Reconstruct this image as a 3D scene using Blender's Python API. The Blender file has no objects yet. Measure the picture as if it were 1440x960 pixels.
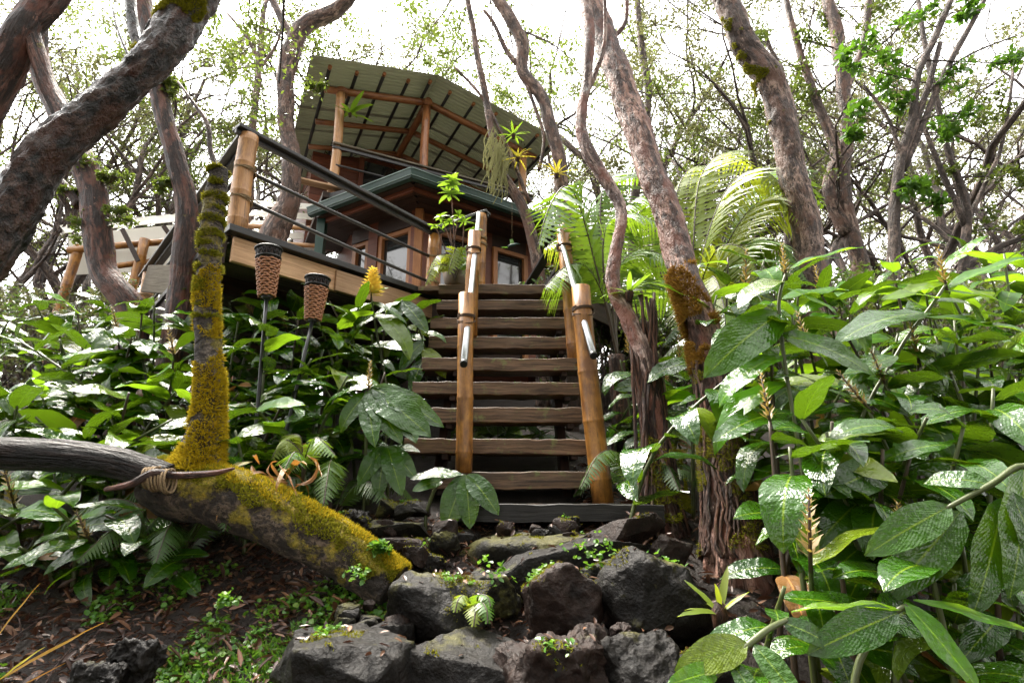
import bpy, bmesh, math, random
import numpy as np
from mathutils import Vector, Matrix, Quaternion
from mathutils import noise as mnoise
R = math.radians
rnd = random.Random(7)
nrs = np.random.RandomState(11)
SC = bpy.context.scene
COL = SC.collection

# ------------------------------------------------------------------ camera, world, sun, exposure
CAMZ = 1.2
PITCH = R(15.4)
cam_d = bpy.data.cameras.new('camera'); cam = bpy.data.objects.new('camera', cam_d); COL.objects.link(cam)
cam.location = (0, 0, CAMZ); cam.rotation_euler = (R(90) + PITCH, 0, 0)
cam_d.sensor_width = 36; cam_d.lens = 20.0; cam_d.clip_start = 0.02; cam_d.clip_end = 3000
SC.camera = cam
SUN_EL, SUN_AZ = R(58), R(-38)          # azimuth clockwise from +Y
wd = bpy.data.worlds.new('World'); SC.world = wd; wd.use_nodes = True
nt = wd.node_tree; nt.nodes.clear()
sky = nt.nodes.new('ShaderNodeTexSky'); sky.sky_type = 'NISHITA'; sky.sun_disc = False
sky.sun_elevation = SUN_EL; sky.sun_rotation = SUN_AZ; sky.air_density = 1.0; sky.dust_density = 6.0; sky.ozone_density = 1.0
bw = nt.nodes.new('ShaderNodeRGBToBW'); mx = nt.nodes.new('ShaderNodeMix'); mx.data_type = 'RGBA'
mx.inputs[0].default_value = 0.95                                   # overcast: cloud takes the blue out of the sky
bg = nt.nodes.new('ShaderNodeBackground'); bg.inputs[1].default_value = 0.12
wo = nt.nodes.new('ShaderNodeOutputWorld')
nt.links.new(sky.outputs[0], bw.inputs[0]); nt.links.new(sky.outputs[0], mx.inputs[6]); nt.links.new(bw.outputs[0], mx.inputs[7])
ov = nt.nodes.new('ShaderNodeMix'); ov.data_type = 'RGBA'; ov.inputs[0].default_value = .5; ov.inputs[7].default_value = (1.75, 1.67, 1.58, 1)   # even cloud deck
nt.links.new(mx.outputs[2], ov.inputs[6]); nt.links.new(ov.outputs[2], bg.inputs[0]); nt.links.new(bg.outputs[0], wo.inputs[0])
sun_d = bpy.data.lights.new('sun', 'SUN'); sun_d.energy = 1.5; sun_d.angle = R(28); sun_d.color = (1, .92, .80)
sun = bpy.data.objects.new('sun', sun_d); COL.objects.link(sun)
sd = Vector((math.sin(SUN_AZ) * math.cos(SUN_EL), math.cos(SUN_AZ) * math.cos(SUN_EL), math.sin(SUN_EL)))
sun.rotation_euler = sd.to_track_quat('Z', 'Y').to_euler(); sun.location = sd * 60
vs = SC.view_settings; vs.view_transform = 'Standard'; vs.look = 'None'; vs.exposure = 3.85; vs.gamma = 1.0
vs.use_curve_mapping = False
SC.cycles.use_denoising = True
SC.cycles.max_bounces = 8; SC.cycles.diffuse_bounces = 3; SC.cycles.glossy_bounces = 3
SC.cycles.transmission_bounces = 4; SC.cycles.transparent_max_bounces = 6
SC.cycles.sample_clamp_indirect = 6.0

# ------------------------------------------------------------------ places
CP, SP = math.cos(PITCH), math.sin(PITCH)
def W(px, py, Y):
    """point at world distance Y that stands at photo position (px, py)"""
    x = (px - 720) / 800; v = (480 - py) / 800
    t = Y / (CP - v * SP)
    return Vector((x * t, Y, CAMZ + (SP + v * CP) * t))
def c(x, y, z): return Vector((x, y, z + CAMZ))
def mpp(px, py, Y):
    v = (480 - py) / 800
    return Y / (CP - v * SP) / 800            # metres per photo pixel
GP = [(-50, -.3), (0, 0), (.8, .05), (2.0, .42), (2.6, .72), (3.2, 1.02), (4.0, 1.32), (5.2, 1.7), (7, 2.3), (9, 2.75), (12, 3.0), (40, 3.6), (400, 9)]
def ground(x, y):
    for (a, za), (b, zb) in zip(GP, GP[1:]):
        if y <= b:
            t = (y - a) / (b - a); z = za + (zb - za) * t; break
    else: z = GP[-1][1]
    k = 0.05 if abs(x) < 8 and y < 12 else .25
    z += k * (mnoise.noise(Vector((x * .9, y * .9, 3))) + .4 * mnoise.noise(Vector((x * 2.7, y * 2.7, 8))))
    if y < 4 and x > 1.0: z -= min(.25, (x - 1.0) * .15) * max(0, min(1, (4 - y)))
    return z

# ------------------------------------------------------------------ materials
def mat(name):
    m = bpy.data.materials.new(name); m.use_nodes = True
    n = m.node_tree.nodes; b = n['Principled BSDF']
    return m, m.node_tree, b
def N(t, typ, **kw):
    n = t.nodes.new(typ)
    for k, v in kw.items(): setattr(n, k, v)
    return n
def ramp(t, src, stops):
    r = N(t, 'ShaderNodeValToRGB'); e = r.color_ramp.elements
    while len(e) < len(stops): e.new(.5)
    for el, (p, col) in zip(e, stops): el.position = p; el.color = (*col, 1) if len(col) == 3 else col
    t.links.new(src, r.inputs[0]); return r.outputs[0]
def noise_tex(t, vec, scale, detail=4, rough=.55, dist=0):
    n = N(t, 'ShaderNodeTexNoise'); n.inputs['Scale'].default_value = scale; n.inputs['Detail'].default_value = detail
    n.inputs['Roughness'].default_value = rough; n.inputs['Distortion'].default_value = dist
    if vec is not None: t.links.new(vec, n.inputs['Vector'])
    return n.outputs['Fac']
def mapping(t, src, scale, loc=(0, 0, 0)):
    m = N(t, 'ShaderNodeMapping'); m.inputs['Scale'].default_value = scale; m.inputs['Location'].default_value = loc
    t.links.new(src, m.inputs[0]); return m.outputs[0]
def mix(t, f, a, b, blend='MIX'):
    m = N(t, 'ShaderNodeMix', data_type='RGBA', blend_type=blend)
    for s, i in ((f, 0), (a, 6), (b, 7)):
        if hasattr(s, 'is_linked'): t.links.new(s, m.inputs[i])
        elif i == 0: m.inputs[0].default_value = s
        else: m.inputs[i].default_value = (*s, 1)
    return m.outputs[2]
def math_n(t, op, a, b=None):
    m = N(t, 'ShaderNodeMath', operation=op)
    for s, i in ((a, 0), (b, 1)):
        if s is None: continue
        if hasattr(s, 'is_linked'): t.links.new(s, m.inputs[i])
        else: m.inputs[i].default_value = s
    return m.outputs[0]
def bump(t, b, h, strength=.5, dist=.01):
    n = N(t, 'ShaderNodeBump'); n.inputs['Strength'].default_value = strength; n.inputs['Distance'].default_value = dist
    t.links.new(h, n.inputs['Height']); t.links.new(n.outputs[0], b.inputs['Normal'])
def rand_info(t): return N(t, 'ShaderNodeObjectInfo').outputs['Random']
def attr(t, name='tc'):
    a = N(t, 'ShaderNodeAttribute'); a.attribute_name = name; return a.outputs['Vector']
def objco(t): return N(t, 'ShaderNodeTexCoord').outputs['Object']
def pos(t): return N(t, 'ShaderNodeNewGeometry').outputs['Position']

def bark(name, dark, light, moss=0.0, mosscol=(.16, .13, .02), rust=None, rough=.6, stretch=.25, blotch=.45, spec=.4):
    m, t, b = mat(name)
    v = attr(t); s = mapping(t, v, (1, 1, stretch))
    n1 = noise_tex(t, s, 20, 5, .62, .4); n2 = noise_tex(t, mapping(t, v, (1, 1, .6)), 4.5, 5, .65); n3 = noise_tex(t, mapping(t, v, (1, 1, min(1, stretch * 1.6))), 52, 4, .65)
    col = ramp(t, n1, [(.42, dark), (.5, tuple((a_ + b_) * .40 for a_, b_ in zip(dark, light))), (.58, light)])
    col = mix(t, ramp(t, n2, [(.47, (0, 0, 0)), (.56, (.8, .8, .8))]), col, dark, 'MIX')
    col = mix(t, ramp(t, noise_tex(t, v, 11, 5, .75), [(.60, (0, 0, 0)), (.66, (.7, .7, .7))]), col, tuple(min(.5, x * 1.5 + .02) for x in light))
    col = mix(t, ramp(t, n3, [(.40, (.9, .9, .9)), (.46, (0, 0, 0))]), col, tuple(x * .5 for x in dark))
    if rust: col = mix(t, ramp(t, noise_tex(t, mapping(t, v, (1, 1, .5)), 9, 4), [(.5, (0, 0, 0)), (.62, (1, 1, 1))]), col, rust)
    if moss > 0:
        g = N(t, 'ShaderNodeNewGeometry'); sp = N(t, 'ShaderNodeSeparateXYZ'); t.links.new(g.outputs['Normal'], sp.inputs[0])
        f = math_n(t, 'ADD', noise_tex(t, v, 7, 5, .65), math_n(t, 'MULTIPLY', sp.outputs[2], .12))
        mf = ramp(t, f, [(.72 - moss * .5, (0, 0, 0)), (.80 - moss * .5, (1, 1, 1))])
        mc = ramp(t, noise_tex(t, v, 60, 4, .7), [(.3, tuple(x * .35 for x in mosscol)), (.55, mosscol), (.75, (mosscol[0] * 1.7, mosscol[1] * 1.35, mosscol[2] * .8))])
        col = mix(t, mf, col, mc)
    t.links.new(col, b.inputs['Base Color']); b.inputs['Roughness'].default_value = rough
    b.inputs['Specular IOR Level'].default_value = spec
    h = math_n(t, 'ADD', n1, math_n(t, 'ADD', math_n(t, 'MULTIPLY', n3, .55), math_n(t, 'MULTIPLY', n2, .8))); bump(t, b, h, 1.0, .055)
    return m
def timber(name, dark, light, rough=.6, grain=60, axis_scale=(1, .06, 1), moss=0, spec=.4):
    m, t, b = mat(name)
    v = attr(t); s = mapping(t, v, (1, 1, .05)); n1 = noise_tex(t, s, grain, 6, .7, .3); n2 = noise_tex(t, v, 6, 4)
    r = rand_info(t)
    col = ramp(t, n1, [(.38, dark), (.62, light)])
    col = mix(t, math_n(t, 'MULTIPLY', n2, .7), col, tuple(x * .4 for x in light))
    if moss:
        col = mix(t, ramp(t, noise_tex(t, v, 9, 5, .7), [(.56, (0, 0, 0)), (.68, (moss, moss, moss))]), col, (.13, .15, .05))
    hs = N(t, 'ShaderNodeHueSaturation'); t.links.new(col, hs.inputs['Color'])
    t.links.new(math_n(t, 'ADD', math_n(t, 'MULTIPLY', r, .5), .75), hs.inputs['Value'])
    t.links.new(hs.outputs[0], b.inputs['Base Color']); b.inputs['Roughness'].default_value = rough
    b.inputs['Specular IOR Level'].default_value = spec
    bump(t, b, n1, .7, .006); return m
def bamboo_mat(name, base, dark, rough=.38, stain=.5):
    m, t, b = mat(name)
    v = attr(t); s = mapping(t, v, (1, 1, .06)); n1 = noise_tex(t, s, 90, 4, .6); n2 = noise_tex(t, mapping(t, v, (1, 1, .5)), 11, 5, .65)
    col = mix(t, ramp(t, n1, [(.3, (.0, .0, .0)), (.7, (1, 1, 1))]), tuple(x * .7 for x in base), base)
    col = mix(t, ramp(t, n2, [(.62 - stain * .3, (0, 0, 0)), (.8 - stain * .2, (.85, .85, .85))]), col, dark)
    col = mix(t, ramp(t, noise_tex(t, mapping(t, v, (1, 1, .12)), 26, 5, .7), [(.54, (0, 0, 0)), (.66, (.8, .8, .8))]), col, tuple(x * .45 for x in dark))
    col = mix(t, ramp(t, noise_tex(t, v, 75, 3, .7), [(.62, (0, 0, 0)), (.7, (.7, .7, .7))]), col, dark)
    t.links.new(col, b.inputs['Base Color']); b.inputs['Roughness'].default_value = rough
    bump(t, b, n1, .4, .004); return m
def leafmat(name, c1, c2, trans, rough=.22, tfac=.3, veins=False, spec=.5, wet=False, tint=None):
    m, t, b = mat(name)
    r = rand_info(t); v = objco(t)
    col = mix(t, r, c1, c2)
    if tint:
        g = N(t, 'ShaderNodeNewGeometry'); col = mix(t, ramp(t, g.outputs['Random Per Island'], [(.55, (0, 0, 0)), (.95, (1, 1, 1))]), col, tint)
    col = mix(t, math_n(t, 'MULTIPLY', noise_tex(t, v, 9, 3), .55), col, tuple(x * .45 for x in c1))
    if veins: col = mix(t, ramp(t, r, [(.86, (0, 0, 0)), (.99, (.8, .8, .8))]), col, (.13, .17, .010))
    h = None
    if veins:
        uv = N(t, 'ShaderNodeUVMap'); sp = N(t, 'ShaderNodeSeparateXYZ'); t.links.new(uv.outputs[0], sp.inputs[0])
        au = math_n(t, 'ABSOLUTE', math_n(t, 'SUBTRACT', sp.outputs[0], .5))
        mid = ramp(t, au, [(.012, (1, 1, 1)), (.035, (0, 0, 0))])
        col = mix(t, mid, col, (c2[0] * 2.2 + .03, c2[1] * 1.7, c2[2] * 1.8))
        ph = math_n(t, 'SUBTRACT', math_n(t, 'MULTIPLY', sp.outputs[1], 105), math_n(t, 'MULTIPLY', au, 75))
        h = math_n(t, 'MULTIPLY', math_n(t, 'SINE', ph), .10)
        h = math_n(t, 'ADD', h, math_n(t, 'MULTIPLY', noise_tex(t, v, 9, 3), 6.0))
        if wet: h = math_n(t, 'ADD', h, math_n(t, 'MULTIPLY', noise_tex(t, v, 60, 2, .5), .2))
        bump(t, b, h, .30, .008)
        col = mix(t, ramp(t, noise_tex(t, v, 23, 4, .7), [(.66, (0, 0, 0)), (.72, (.8, .8, .8))]), col, (.05, .06, .012))
    t.links.new(col, b.inputs['Base Color']); b.inputs['Roughness'].default_value = rough
    b.inputs['Specular IOR Level'].default_value = spec
    tr = N(t, 'ShaderNodeBsdfTranslucent'); tr.inputs[0].default_value = (*trans, 1)
    ms = N(t, 'ShaderNodeMixShader'); ms.inputs[0].default_value = tfac
    t.links.new(b.outputs[0], ms.inputs[1]); t.links.new(tr.outputs[0], ms.inputs[2])
    t.links.new(ms.outputs[0], t.nodes['Material Output'].inputs[0])
    return m
def plain(name, col, rough=.5, metal=0, nscale=20, var=.4, bstr=.2, spec=.5):
    m, t, b = mat(name); v = objco(t); n = noise_tex(t, v, nscale, 5, .6)
    t.links.new(mix(t, n, col, tuple(x * (1 - var) for x in col)), b.inputs['Base Color'])
    b.inputs['Roughness'].default_value = rough; b.inputs['Metallic'].default_value = metal
    b.inputs['Specular IOR Level'].default_value = spec
    bump(t, b, n, bstr, .004); return m

M = {}
M['bark_near'] = bark('wet_dark_bark', (.004, .0022, .0017), (.072, .040, .030), moss=.10, rust=(.055, .019, .010), rough=.34, stretch=.5)
M['bark_grey'] = bark('grey_brown_bark', (.036, .020, .015), (.32, .215, .17), moss=.05, rough=.6, rust=(.12, .06, .04))
M['bark_pink'] = bark('pinkish_peeling_bark', (.042, .017, .011), (.41, .235, .18), moss=.04, rough=.55, rust=(.15, .055, .035))
M['bark_red'] = bark('reddish_shaggy_bark', (.018, .008, .006), (.17, .078, .057), moss=.14, rough=.6, rust=(.11, .035, .02), stretch=.12)
M['bark_pale'] = bark('pale_twisted_bark', (.08, .042, .034), (.50, .36, .31), rough=.6, rust=(.20, .08, .055), stretch=.3)
M['bark_far'] = bark('far_bark', (.035, .023, .018), (.19, .135, .11), rough=.7)
M['bark_mossy'] = bark('mossy_bark', (.018, .011, .007), (.11, .075, .05), moss=.44, mosscol=(.22, .17, .012), rough=.8, stretch=.7)
M['bark_band'] = bark('moss_banded_bark', (.03, .022, .017), (.18, .145, .12), moss=.36, mosscol=(.19, .155, .03), rough=.8, stretch=2.2)
M['bark_black'] = bark('wet_black_bark', (.003, .002, .0018), (.026, .017, .015), rough=.5, stretch=.12, spec=.2)
M['root'] = bark('rooty_bark', (.02, .009, .006), (.14, .06, .035), moss=.26, mosscol=(.11, .10, .02), rough=.75, stretch=.12)
M['rock'] = None
M['tread'] = timber('weathered_tread_timber', (.010, .0055, .003), (.20, .12, .07), moss=.9, rough=.45, spec=.3)
M['rim'] = timber('raw_fir_board', (.36, .20, .10), (.66, .42, .25), rough=.65, grain=40)
M['redwood'] = timber('stained_redwood', (.07, .018, .007), (.18, .05, .02), rough=.5)
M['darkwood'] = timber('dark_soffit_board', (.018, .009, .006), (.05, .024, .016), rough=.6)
M['greywood'] = timber('grey_board', (.10, .085, .06), (.27, .23, .17), rough=.8)
M['blackwood'] = timber('black_rail_board', (.010, .010, .011), (.045, .042, .042), rough=.35)
M['orange'] = timber('orange_cedar', (.26, .10, .035), (.46, .20, .075), rough=.45)
M['bamboo'] = bamboo_mat('golden_bamboo', (.46, .205, .036), (.10, .035, .010), stain=.9)
M['bamboo_pale'] = bamboo_mat('pale_bamboo', (.50, .26, .105), (.24, .11, .045), stain=.45)
M['bamboo_red'] = bamboo_mat('varnished_pole', (.36, .145, .055), (.15, .05, .02), rough=.3, stain=.4)
M['purlin'] = timber('blue_black_purlin', (.012, .012, .014), (.04, .038, .042), rough=.5)
M['steel'] = plain('galvanised_pipe', (.52, .54, .56), .32, 1, 40, .35)
M['blackmetal'] = plain('black_metal', (.02, .021, .022), .35, .3, 60, .4)
M['gutter'] = plain('green_gutter_metal', (.012, .048, .038), .4, 0, 8, .25)
M['gutter_edge'] = plain('pale_gutter_lip', (.13, .20, .175), .4, 0, 8, .3)
M['rope'] = plain('jute_rope', (.28, .19, .10), .9, 0, 200, .6, 1)
M['rope_dark'] = plain('dark_cord', (.09, .05, .025), .9, 0, 200, .6, 1)
M['wicker'] = plain('wicker_strand', (.42, .185, .09), .5, 0, 90, .5)
M['wicker_dark'] = plain('dark_wicker', (.03, .014, .009), .6, 0, 90, .4)
M['glass'] = plain('window_glass', (.025, .028, .03), .04, 0, 5, .2, .02, 1.0)
M['petal'] = leafmat('yellow_petal', (.75, .52, .07), (.85, .62, .10), (.8, .6, .08), .5, .3)
M['bract'] = leafmat('straw_bract', (.26, .17, .05), (.34, .24, .07), (.4, .28, .06), .5, .3)
M['ginger'] = leafmat('ginger_leaf', (.013, .052, .002), (.034, .100, .004), (.16, .30, .008), .15, .15, True, .5, True)
M['ginger_young'] = leafmat('young_ginger_leaf', (.045, .155, .004), (.075, .21, .007), (.30, .52, .015), .18, .36, True, .4, True)
M['ginger_dry'] = leafmat('dry_leaf', (.20, .085, .025), (.30, .16, .04), (.40, .17, .03), .45, .3, True)
M['stalk'] = plain('green_stalk', (.075, .095, .022), .4, 0, 12, .6)
M['stalk_brown'] = plain('brown_stalk', (.06, .038, .02), .5, 0, 12, .5)
M['fern'] = leafmat('fern_frond', (.06, .15, .012), (.10, .20, .016), (.24, .38, .02), .4, .38)
M['fern_yellow'] = leafmat('yellow_fern_frond', (.11, .17, .010), (.17, .215, .014), (.36, .42, .025), .45, .42)
M['fern_dark'] = leafmat('dark_fern_frond', (.03, .075, .014), (.06, .12, .02), (.12, .2, .02), .45, .35)
M['oh_far'] = leafmat('far_ohia_leaf', (.042, .050, .018), (.070, .076, .028), (.17, .18, .06), .5, .30, tint=(.11, .065, .028))
M['oh_mid'] = leafmat('ohia_leaf', (.032, .062, .008), (.058, .088, .014), (.18, .25, .03), .4, .30, tint=(.13, .10, .02))
M['oh_bright'] = leafmat('bright_green_leaf', (.035, .105, .010), (.06, .15, .014), (.14, .30, .02), .35, .30)
M['shrub'] = leafmat('shrub_leaf', (.035, .085, .018), (.07, .13, .025), (.16, .28, .04), .35, .35, tint=(.16, .10, .03))
M['schef'] = leafmat('umbrella_leaf', (.07, .19, .010), (.12, .25, .014), (.30, .48, .03), .35, .35)
M['brom'] = leafmat('bromeliad_leaf', (.38, .34, .03), (.52, .42, .04), (.7, .6, .05), .35, .35)
M['rust_leaf'] = leafmat('rusty_blade', (.36, .12, .02), (.42, .28, .03), (.6, .3, .03), .35, .35)
M['litter'] = leafmat('brown_leaf_litter', (.05, .019, .010), (.10, .040, .020), (.08, .03, .015), .4, .1, tint=(.28, .14, .075))
M['cover'] = leafmat('small_green_cover', (.055, .16, .015), (.08, .22, .02), (.2, .4, .03), .4, .3, tint=(.16, .26, .02))
M['moss'] = leafmat('moss_tuft', (.42, .31, .008), (.48, .33, .010), (.55, .44, .03), .8, .25, tint=(.36, .21, .012), spec=.1)
M['moss_green'] = leafmat('green_moss_tuft', (.14, .16, .008), (.22, .20, .010), (.32, .3, .03), .8, .25, tint=(.24, .20, .02), spec=.1)
M['moss_brown'] = leafmat('rusty_moss_tuft', (.16, .075, .012), (.22, .11, .015), (.3, .16, .03), .8, .25, tint=(.30, .19, .02), spec=.1)
M['lichen'] = leafmat('hanging_lichen', (.22, .22, .10), (.27, .26, .12), (.35, .34, .15), .8, .3, spec=.1)
M['soil_pot'] = plain('clay_pot', (.13, .09, .06), .7, 0, 12, .4)
def rock_mat(name, a, bcol, mossy, rough=.42):
    m, t, b = mat(name); v = objco(t); r = rand_info(t)
    add = N(t, 'ShaderNodeVectorMath', operation='ADD'); t.links.new(v, add.inputs[0])
    cb = N(t, 'ShaderNodeCombineXYZ'); t.links.new(math_n(t, 'MULTIPLY', r, 40), cb.inputs[0]); t.links.new(cb.outputs[0], add.inputs[1]); v = add.outputs[0]
    n1 = noise_tex(t, v, 14, 8, .7); n2 = noise_tex(t, v, 90, 4, .7); vo = N(t, 'ShaderNodeTexVoronoi'); vo.inputs['Scale'].default_value = 75; t.links.new(v, vo.inputs['Vector'])
    col = ramp(t, n1, [(.35, a), (.68, bcol)])
    col = mix(t, ramp(t, n2, [(.5, (0, 0, 0)), (.8, (.5, .5, .5))]), col, tuple(min(1, x * 1.3) for x in bcol))
    g = N(t, 'ShaderNodeNewGeometry'); sp = N(t, 'ShaderNodeSeparateXYZ'); t.links.new(g.outputs['Normal'], sp.inputs[0])
    f = math_n(t, 'ADD', noise_tex(t, v, 5, 5, .7), math_n(t, 'MULTIPLY', sp.outputs[2], .08))
    col = mix(t, ramp(t, f, [(.70 - mossy, (0, 0, 0)), (.82 - mossy, (.9, .9, .9))]), col, (.075, .07, .018))
    t.links.new(col, b.inputs['Base Color']); b.inputs['Roughness'].default_value = rough; b.inputs['Specular IOR Level'].default_value = .2
    h = math_n(t, 'ADD', n1, math_n(t, 'ADD', math_n(t, 'MULTIPLY', n2, .15), math_n(t, 'MULTIPLY', vo.outputs[0], .12)))
    bump(t, b, h, .9, .020); return m
M['rock'] = rock_mat('wet_lava_rock', (.0015, .0011, .0009), (.0095, .0072, .0056), .09, .42)
M['rock_brown'] = rock_mat('red_brown_lava_rock', (.004, .0022, .0017), (.032, .0185, .014), .04, .5)
M['rock_moss'] = rock_mat('mossy_lava_rock', (.003, .0026, .002), (.015, .0135, .009), .2, .55)
m, t, b = mat('forest_soil'); v = pos(t)
n1 = noise_tex(t, v, 6, 7, .7); n2 = noise_tex(t, v, 60, 4, .7)
col = ramp(t, n1, [(.3, (.006, .004, .003)), (.6, (.022, .013, .009)), (.78, (.03, .034, .008))])
col = mix(t, math_n(t, 'MULTIPLY', n2, .5), col, (.02, .012, .008))
t.links.new(col, b.inputs['Base Color']); b.inputs['Roughness'].default_value = .75; bump(t, b, math_n(t, 'ADD', n1, n2), .8, .03); M['soil'] = m
def corr_mat():
    m, t, b = mat('brightened_roof_sheet'); v = objco(t); n = noise_tex(t, v, 3, 5, .7)
    col = mix(t, n, (.42, .43, .34), (.29, .30, .235)); t.links.new(col, b.inputs['Base Color']); b.inputs['Roughness'].default_value = .45
    tr = N(t, 'ShaderNodeBsdfTranslucent'); tr.inputs[0].default_value = (.36, .37, .28, 1)
    ms = N(t, 'ShaderNodeMixShader'); ms.inputs[0].default_value = .22  # translucency added to brighten the roof underside
    t.links.new(b.outputs[0], ms.inputs[1]); t.links.new(tr.outputs[0], ms.inputs[2]); t.links.new(ms.outputs[0], t.nodes['Material Output'].inputs[0]); return m
M['corr'] = corr_mat()
def clear_mat():
    m, t, b = mat('clear_roof_sheet'); b.inputs['Base Color'].default_value = (.85, .84, .8, 1); b.inputs['Roughness'].default_value = .4
    tr = N(t, 'ShaderNodeBsdfTranslucent'); tr.inputs[0].default_value = (.9, .88, .82, 1)
    ms = N(t, 'ShaderNodeMixShader'); ms.inputs[0].default_value = .6
    t.links.new(b.outputs[0], ms.inputs[1]); t.links.new(tr.outputs[0], ms.inputs[2]); t.links.new(ms.outputs[0], t.nodes['Material Output'].inputs[0]); return m
M['clear'] = clear_mat()

# ------------------------------------------------------------------ object helpers
def tag(o, label=None, cat=None, group=None, kind=None):
    for k, v in (('label', label), ('category', cat), ('group', group), ('kind', kind)):
        if v: o[k] = v
    return o
def empty(name, loc=(0, 0, 0), **kw):
    o = bpy.data.objects.new(name, None); COL.objects.link(o); o.location = loc; o.empty_display_size = .1
    return tag(o, **kw)
def link(name, me, m, parent=None):
    o = bpy.data.objects.new(name, me); COL.objects.link(o)
    if m is not None and not me.materials: me.materials.append(m)
    if parent is not None:
        o.parent = parent
        o.location = -parent.location if parent.parent is None else Vector((0, 0, 0))
    return o
class MB:
    def __init__(s): s.v = []; s.f = []; s.t = []; s.sharp = 0
    def tube(s, pts, rads, seg=10, cap=True, nz=0, nf=6, seed=0, nl=None):
        n0 = len(s.v); L = 0; prev = None; up = None
        for i, p in enumerate(pts):
            a = pts[max(i - 1, 0)]; bq = pts[min(i + 1, len(pts) - 1)]
            d = (bq - a).normalized() if (bq - a).length > 1e-9 else Vector((0, 0, 1))
            if up is None:
                up = d.orthogonal().normalized()
            else:
                up = (up - d * up.dot(d)).normalized()
            sd2 = d.cross(up)
            if prev is not None: L += (p - prev).length
            prev = p
            for k in range(seg):
                th = 2 * math.pi * k / seg; r = rads[i]
                e = up * math.cos(th) + sd2 * math.sin(th)
                if nz:
                    q = Vector((math.cos(th) * r, math.sin(th) * r, (L * (nl or .35)))) * nf + Vector((seed, 0, 0))
                    r *= 1 + nz * (.8 * mnoise.noise(q) + .5 * mnoise.noise(q * 2.7) + .7 * mnoise.noise(q * 6.3) + .35 * abs(mnoise.noise(q * 12)))
                s.v.append(p + e * r); s.t.append((rads[i] * math.cos(th), rads[i] * math.sin(th), L + seed))
        m_ = len(pts)
        for i in range(m_ - 1):
            for k in range(seg):
                a = n0 + i * seg + k; b2 = n0 + i * seg + (k + 1) % seg
                s.f.append((a, b2, b2 + seg, a + seg))
        if cap:
            s.f.append(tuple(n0 + k for k in reversed(range(seg)))); s.f.append(tuple(n0 + (m_ - 1) * seg + k for k in range(seg)))
    def quad(s, *p):
        n = len(s.v); s.v += [Vector(q) for q in p]; s.t += [tuple(q) for q in p]; s.f.append(tuple(range(n, n + len(p))))
    def box(s, p0, p1, w, h, up=Vector((0, 0, 1)), sub=1, nz=0, seed=0):
        """beam from p0 to p1, w wide sideways, h high"""
        d = (p1 - p0); L = d.length; d.normalize(); side = d.cross(up).normalized(); u = side.cross(d).normalized()
        n0 = len(s.v); prof = [(-.5, -.5), (.5, -.5), (.5, .5), (-.5, .5)]
        if nz: s.sharp = 28
        if nz: prof = [(-.5, -.46), (-.48, -.5), (-.15, -.5), (.15, -.5), (.48, -.5), (.5, -.46), (.5, -.15), (.5, .15), (.5, .46), (.48, .5), (.15, .5), (-.15, .5), (-.48, .5), (-.5, .46), (-.5, .15), (-.5, -.15)]
        k = len(prof)
        for i in range(sub + 1):
            for (a, b2) in prof:
                q = p0 + d * (L * i / sub) + side * (a * w) + u * (b2 * h)
                if nz:
                    q += (side * mnoise.noise(q * 11 + Vector((seed, 0, 0))) + u * mnoise.noise(q * 13 + Vector((0, seed, 5)))) * nz
                    q += u * mnoise.noise(q * 1.6 + Vector((seed * 3, 4, 5))) * nz * .9
                s.v.append(q); s.t.append((a * w, b2 * h, L * i / sub + seed))
        for i in range(sub):
            for j in range(k):
                a = n0 + i * k + j; b2 = n0 + i * k + (j + 1) % k
                s.f.append((a, b2, b2 + k, a + k))
        s.f.append(tuple(n0 + j for j in reversed(range(k)))); s.f.append(tuple(n0 + sub * k + j for j in range(k)))
    def build(s, name, m, parent=None, smooth=False, bevel=0):
        me = bpy.data.meshes.new(name); me.from_pydata([tuple(q) for q in s.v], [], s.f); me.update()
        a = me.attributes.new('tc', 'FLOAT_VECTOR', 'POINT'); a.data.foreach_set('vector', np.array(s.t, dtype=np.float32).ravel())
        if smooth: me.polygons.foreach_set('use_smooth', [len(p.vertices) <= 4 for p in me.polygons])
        if s.sharp: me.set_sharp_from_angle(angle=R(s.sharp))
        o = link(name, me, m, parent)
        if bevel:
            md = o.modifiers.new('b', 'BEVEL'); md.width = bevel; md.segments = 2; md.limit_method = 'ANGLE'
        return o
def np_mesh(name, V, F, uv=None):
    """V (n,3), F (m,k) constant polygon size"""
    me = bpy.data.meshes.new(name); V = np.asarray(V, np.float32); F = np.asarray(F, np.int32); mm, k = F.shape
    me.vertices.add(len(V)); me.vertices.foreach_set('co', V.ravel())
    me.loops.add(mm * k); me.loops.foreach_set('vertex_index', F.ravel())
    me.polygons.add(mm); me.polygons.foreach_set('loop_start', np.arange(0, mm * k, k, dtype=np.int32)); me.polygons.foreach_set('loop_total', np.full(mm, k, np.int32))
    me.update(calc_edges=True); me.validate(); return me
def catmull(pts, n):
    P = [Vector(p) for p in pts]; out = []
    for i in range(len(P) - 1):
        a = P[max(i - 1, 0)]; b2 = P[i]; c2 = P[i + 1]; d = P[min(i + 2, len(P) - 1)]
        for k in range(n):
            t = k / n
            out.append(.5 * ((2 * b2) + (c2 - a) * t + (2 * a - 5 * b2 + 4 * c2 - d) * t * t + (3 * b2 - a - 3 * c2 + d) * t ** 3))
    out.append(P[-1]); return out
def lerp_list(vals, n):
    out = []
    for i in range(len(vals) - 1):
        for k in range(n): out.append(vals[i] + (vals[i + 1] - vals[i]) * k / n)
    out.append(vals[-1]); return out
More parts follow.
